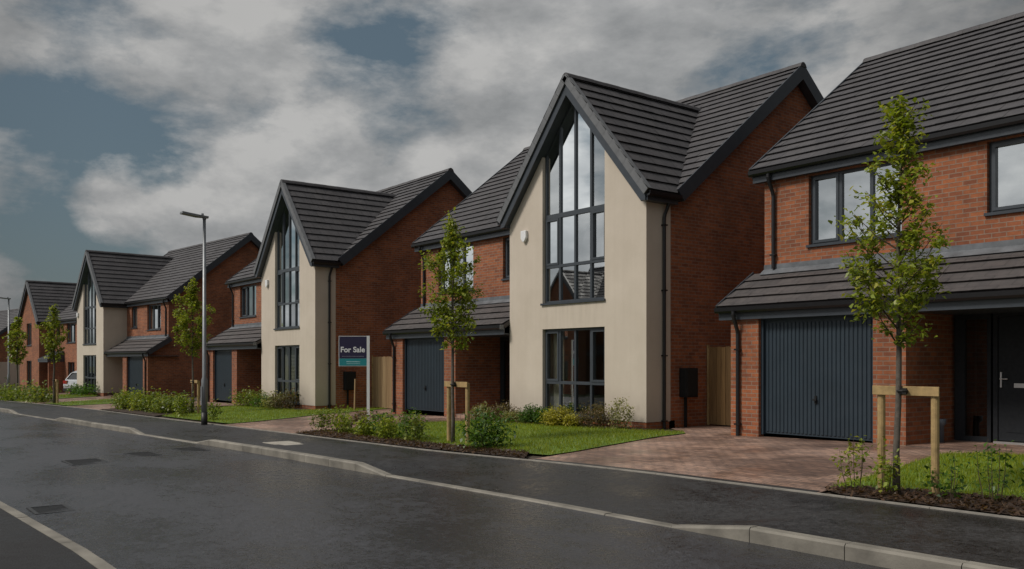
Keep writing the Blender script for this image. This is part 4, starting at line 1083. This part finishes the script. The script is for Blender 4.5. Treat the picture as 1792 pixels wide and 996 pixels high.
# pale rendered garage beyond the small brick house
g = empty('garage', (-84.5, 7.9, -0.95), R(9), 'pale rendered garage at the far left edge', 'garage')
MB().box(-2.6, 2.6, 0, 5, -0.3, 2.35).build('wall', M['cream'], g)
mb = MB(); tiles(mb, (-2.9, -0.3, 2.3), (1, 0, 0), 5.8, (0, 1, 0.6), 3.35, (0, -0.6, 1), False); mb.build('roof', M['tileb'], g)
MB().box(-2.2, 2.2, -0.03, 0.0, 0.0, 2.05).build('garage_door', M['white'], g)

# ------------------------------------------------------------------ light, sky
SUN_EL, sdir = 47, Vector((-0.32, -0.947, 0))
az = math.atan2(sdir.x, sdir.y)                    # clockwise from +y
L = bpy.data.lights.new('sun', 'SUN'); L.energy = 2.55; L.angle = R(14); L.color = (1.0, 0.93, 0.83)
so = bpy.data.objects.new('sun', L); C.objects.link(so)
dv = Vector((sdir.x*math.cos(R(SUN_EL)), sdir.y*math.cos(R(SUN_EL)), math.sin(R(SUN_EL)))).normalized()
so.rotation_euler = dv.to_track_quat('Z', 'Y').to_euler()

W = bpy.data.worlds.new('World'); S.world = W; W.use_nodes = True
nt = W.node_tree; nt.nodes.clear()
out = nt.nodes.new('ShaderNodeOutputWorld'); bg = N(nt, 'ShaderNodeBackground', Strength=0.1); nt.links.new(bg.outputs[0], out.inputs[0])
sky = nt.nodes.new('ShaderNodeTexSky'); sky.sky_type = 'NISHITA'; sky.sun_disc = False; sky.sun_elevation = R(SUN_EL); sky.sun_rotation = az
sky.air_density = 1.2; sky.dust_density = 1.5; sky.ozone_density = 1.5
tc = nt.nodes.new('ShaderNodeTexCoord'); sp = nt.nodes.new('ShaderNodeSeparateXYZ'); nt.links.new(tc.outputs['Generated'], sp.inputs[0])
def mth(op, a, b=None):
    m = nt.nodes.new('ShaderNodeMath'); m.operation = op
    for i, v in enumerate((a, b)):
        if v is None: continue
        if hasattr(v, 'is_output'): nt.links.new(v, m.inputs[i])
        else: m.inputs[i].default_value = v
    return m.outputs[0]
nrm = nt.nodes.new('ShaderNodeCombineXYZ')
zc = mth('ADD', mth('MAXIMUM', sp.outputs[2], 0.0), 0.85)
nt.links.new(mth('DIVIDE', sp.outputs[0], zc), nrm.inputs[0]); nt.links.new(mth('DIVIDE', sp.outputs[1], zc), nrm.inputs[1]); nt.links.new(mth('MULTIPLY', sp.outputs[2], 1.55), nrm.inputs[2])
def vadd(v, d_):
    q = N(nt, 'ShaderNodeVectorMath', operation='ADD'); nt.links.new(v, q.inputs[0]); q.inputs[1].default_value = d_; return q.outputs[0]
SKY_OFF = (3.2, 3.5, 9.7)
def fbm(v, sc, det, rg=0.55):
    q = N(nt, 'ShaderNodeTexNoise', Scale=sc, Detail=det, Roughness=rg, Distortion=0.08); nt.links.new(v, q.inputs['Vector']); return q.outputs[0]
p0 = vadd(nrm.outputs[0], SKY_OFF)
d0 = mth('ADD', mth('MULTIPLY', fbm(p0, 2.6, 2.0), 0.58), mth('MULTIPLY', fbm(p0, 7.5, 11.0, 0.60), 0.42))
p1 = vadd(p0, (-0.02, -0.03, 0.055))
d1 = mth('ADD', mth('MULTIPLY', fbm(p1, 2.6, 2.0), 0.58), mth('MULTIPLY', fbm(p1, 7.5, 11.0, 0.60), 0.42))
def lobe(dirn, a, b, lo, hi):
    q = N(nt, 'ShaderNodeVectorMath', operation='DOT_PRODUCT'); nt.links.new(tc.outputs['Generated'], q.inputs[0]); q.inputs[1].default_value = dirn
    r_ = N(nt, 'ShaderNodeMapRange'); r_.interpolation_type = 'SMOOTHSTEP'
    for k_, v_ in zip((1, 2, 3, 4), (a, b, lo, hi)): r_.inputs[k_].default_value = v_
    nt.links.new(q.outputs['Value'], r_.inputs[0]); return r_.outputs[0]
# openings and heavier banks of cloud, each towards its own quarter of the sky
cov = mth('ADD', d0, 0.040)
for dirn, cs, wgt in [((-0.829, 0.46, 0.317), 0.99244, -0.066), ((-0.838, 0.417, 0.352), 0.99622, -0.03), ((-0.97, 0.148, 0.193), 0.99118, -0.045), ((-0.943, 0.287, 0.172), 0.99685, -0.03), ((-0.933, 0.228, 0.28), 0.9955900000000001, -0.015), ((-0.962, 0.224, 0.156), 0.999, 0.06), ((-0.912, 0.342, 0.225), 0.985, 0.05), ((-0.787, 0.579, 0.21), 0.985, 0.05), ((-0.661, 0.666, 0.345), 0.97, 0.03), ((-0.946, 0.299, 0.122), 0.998, 0.03)]:
    cov = mth('ADD', cov, lobe(Vector(dirn).normalized(), cs, 0.9998, 0.0, wgt))
mask = ramp(nt, cov, [(0.43, (0, 0, 0)), (0.475, (0.6, 0.6, 0.6)), (0.52, (1, 1, 1))])
lit = N(nt, 'ShaderNodeMapRange'); lit.inputs[1].default_value = -0.09; lit.inputs[2].default_value = 0.09
nt.links.new(mth('SUBTRACT', d0, d1), lit.inputs[0])
cc = ramp(nt, lit.outputs[0], [(0.05, (2.25, 2.33, 2.38)), (0.5, (3.1, 3.15, 3.17)), (0.95, (4.3, 4.28, 4.2))])
th = ramp(nt, fbm(vadd(p0, (7.0, 2.0, 1.0)), 1.3, 5.0), [(0.3, (0.85,)*3), (0.68, (1.1,)*3)])
# vignette painted into the sky around its bright break; brighter towards the veiled sun
glow = mth('MAXIMUM', lobe((-0.80, 0.54, 0.26), 0.76, 0.985, 0.42, 1.08), lobe(dv, 0.0, 1.0, 0.38, 2.1))
ccg = mixc(nt, 1.0, mixc(nt, 1.0, cc.outputs[0], th.outputs[0], 'MULTIPLY'), glow, 'MULTIPLY')
blue = mixc(nt, 1.0, mixc(nt, 0.65, mixc(nt, 1.0, sky.outputs[0], (0.50, 0.50, 0.46), 'MULTIPLY'), (0.98, 1.38, 1.68)), mth('ADD', mth('MULTIPLY', mth('MINIMUM', glow, 1.0), 0.6), 0.45), 'MULTIPLY')
fin = mixc(nt, mask.outputs[0], blue, ccg)
nt.links.new(fin, bg.inputs['Color'])

# ------------------------------------------------------------------ camera
cam = bpy.data.cameras.new('camera'); co = bpy.data.objects.new('camera', cam); C.objects.link(co)
co.location = (0, 0, 1.44); co.rotation_euler = (R(90), 0, R(52.32))
cam.sensor_width = 36; cam.lens = 1545.23/1792*36; cam.shift_y = (632.82-498)/1792; cam.clip_end = 3000; cam.clip_start = 0.1
S.camera = co
S.view_settings.view_transform = 'Standard'; S.view_settings.look = 'None'; S.view_settings.exposure = 0; S.view_settings.gamma = 1
S.cycles.max_bounces = 8; S.cycles.transparent_max_bounces = 16; S.cycles.use_denoising = True; S.cycles.sample_clamp_indirect = 4
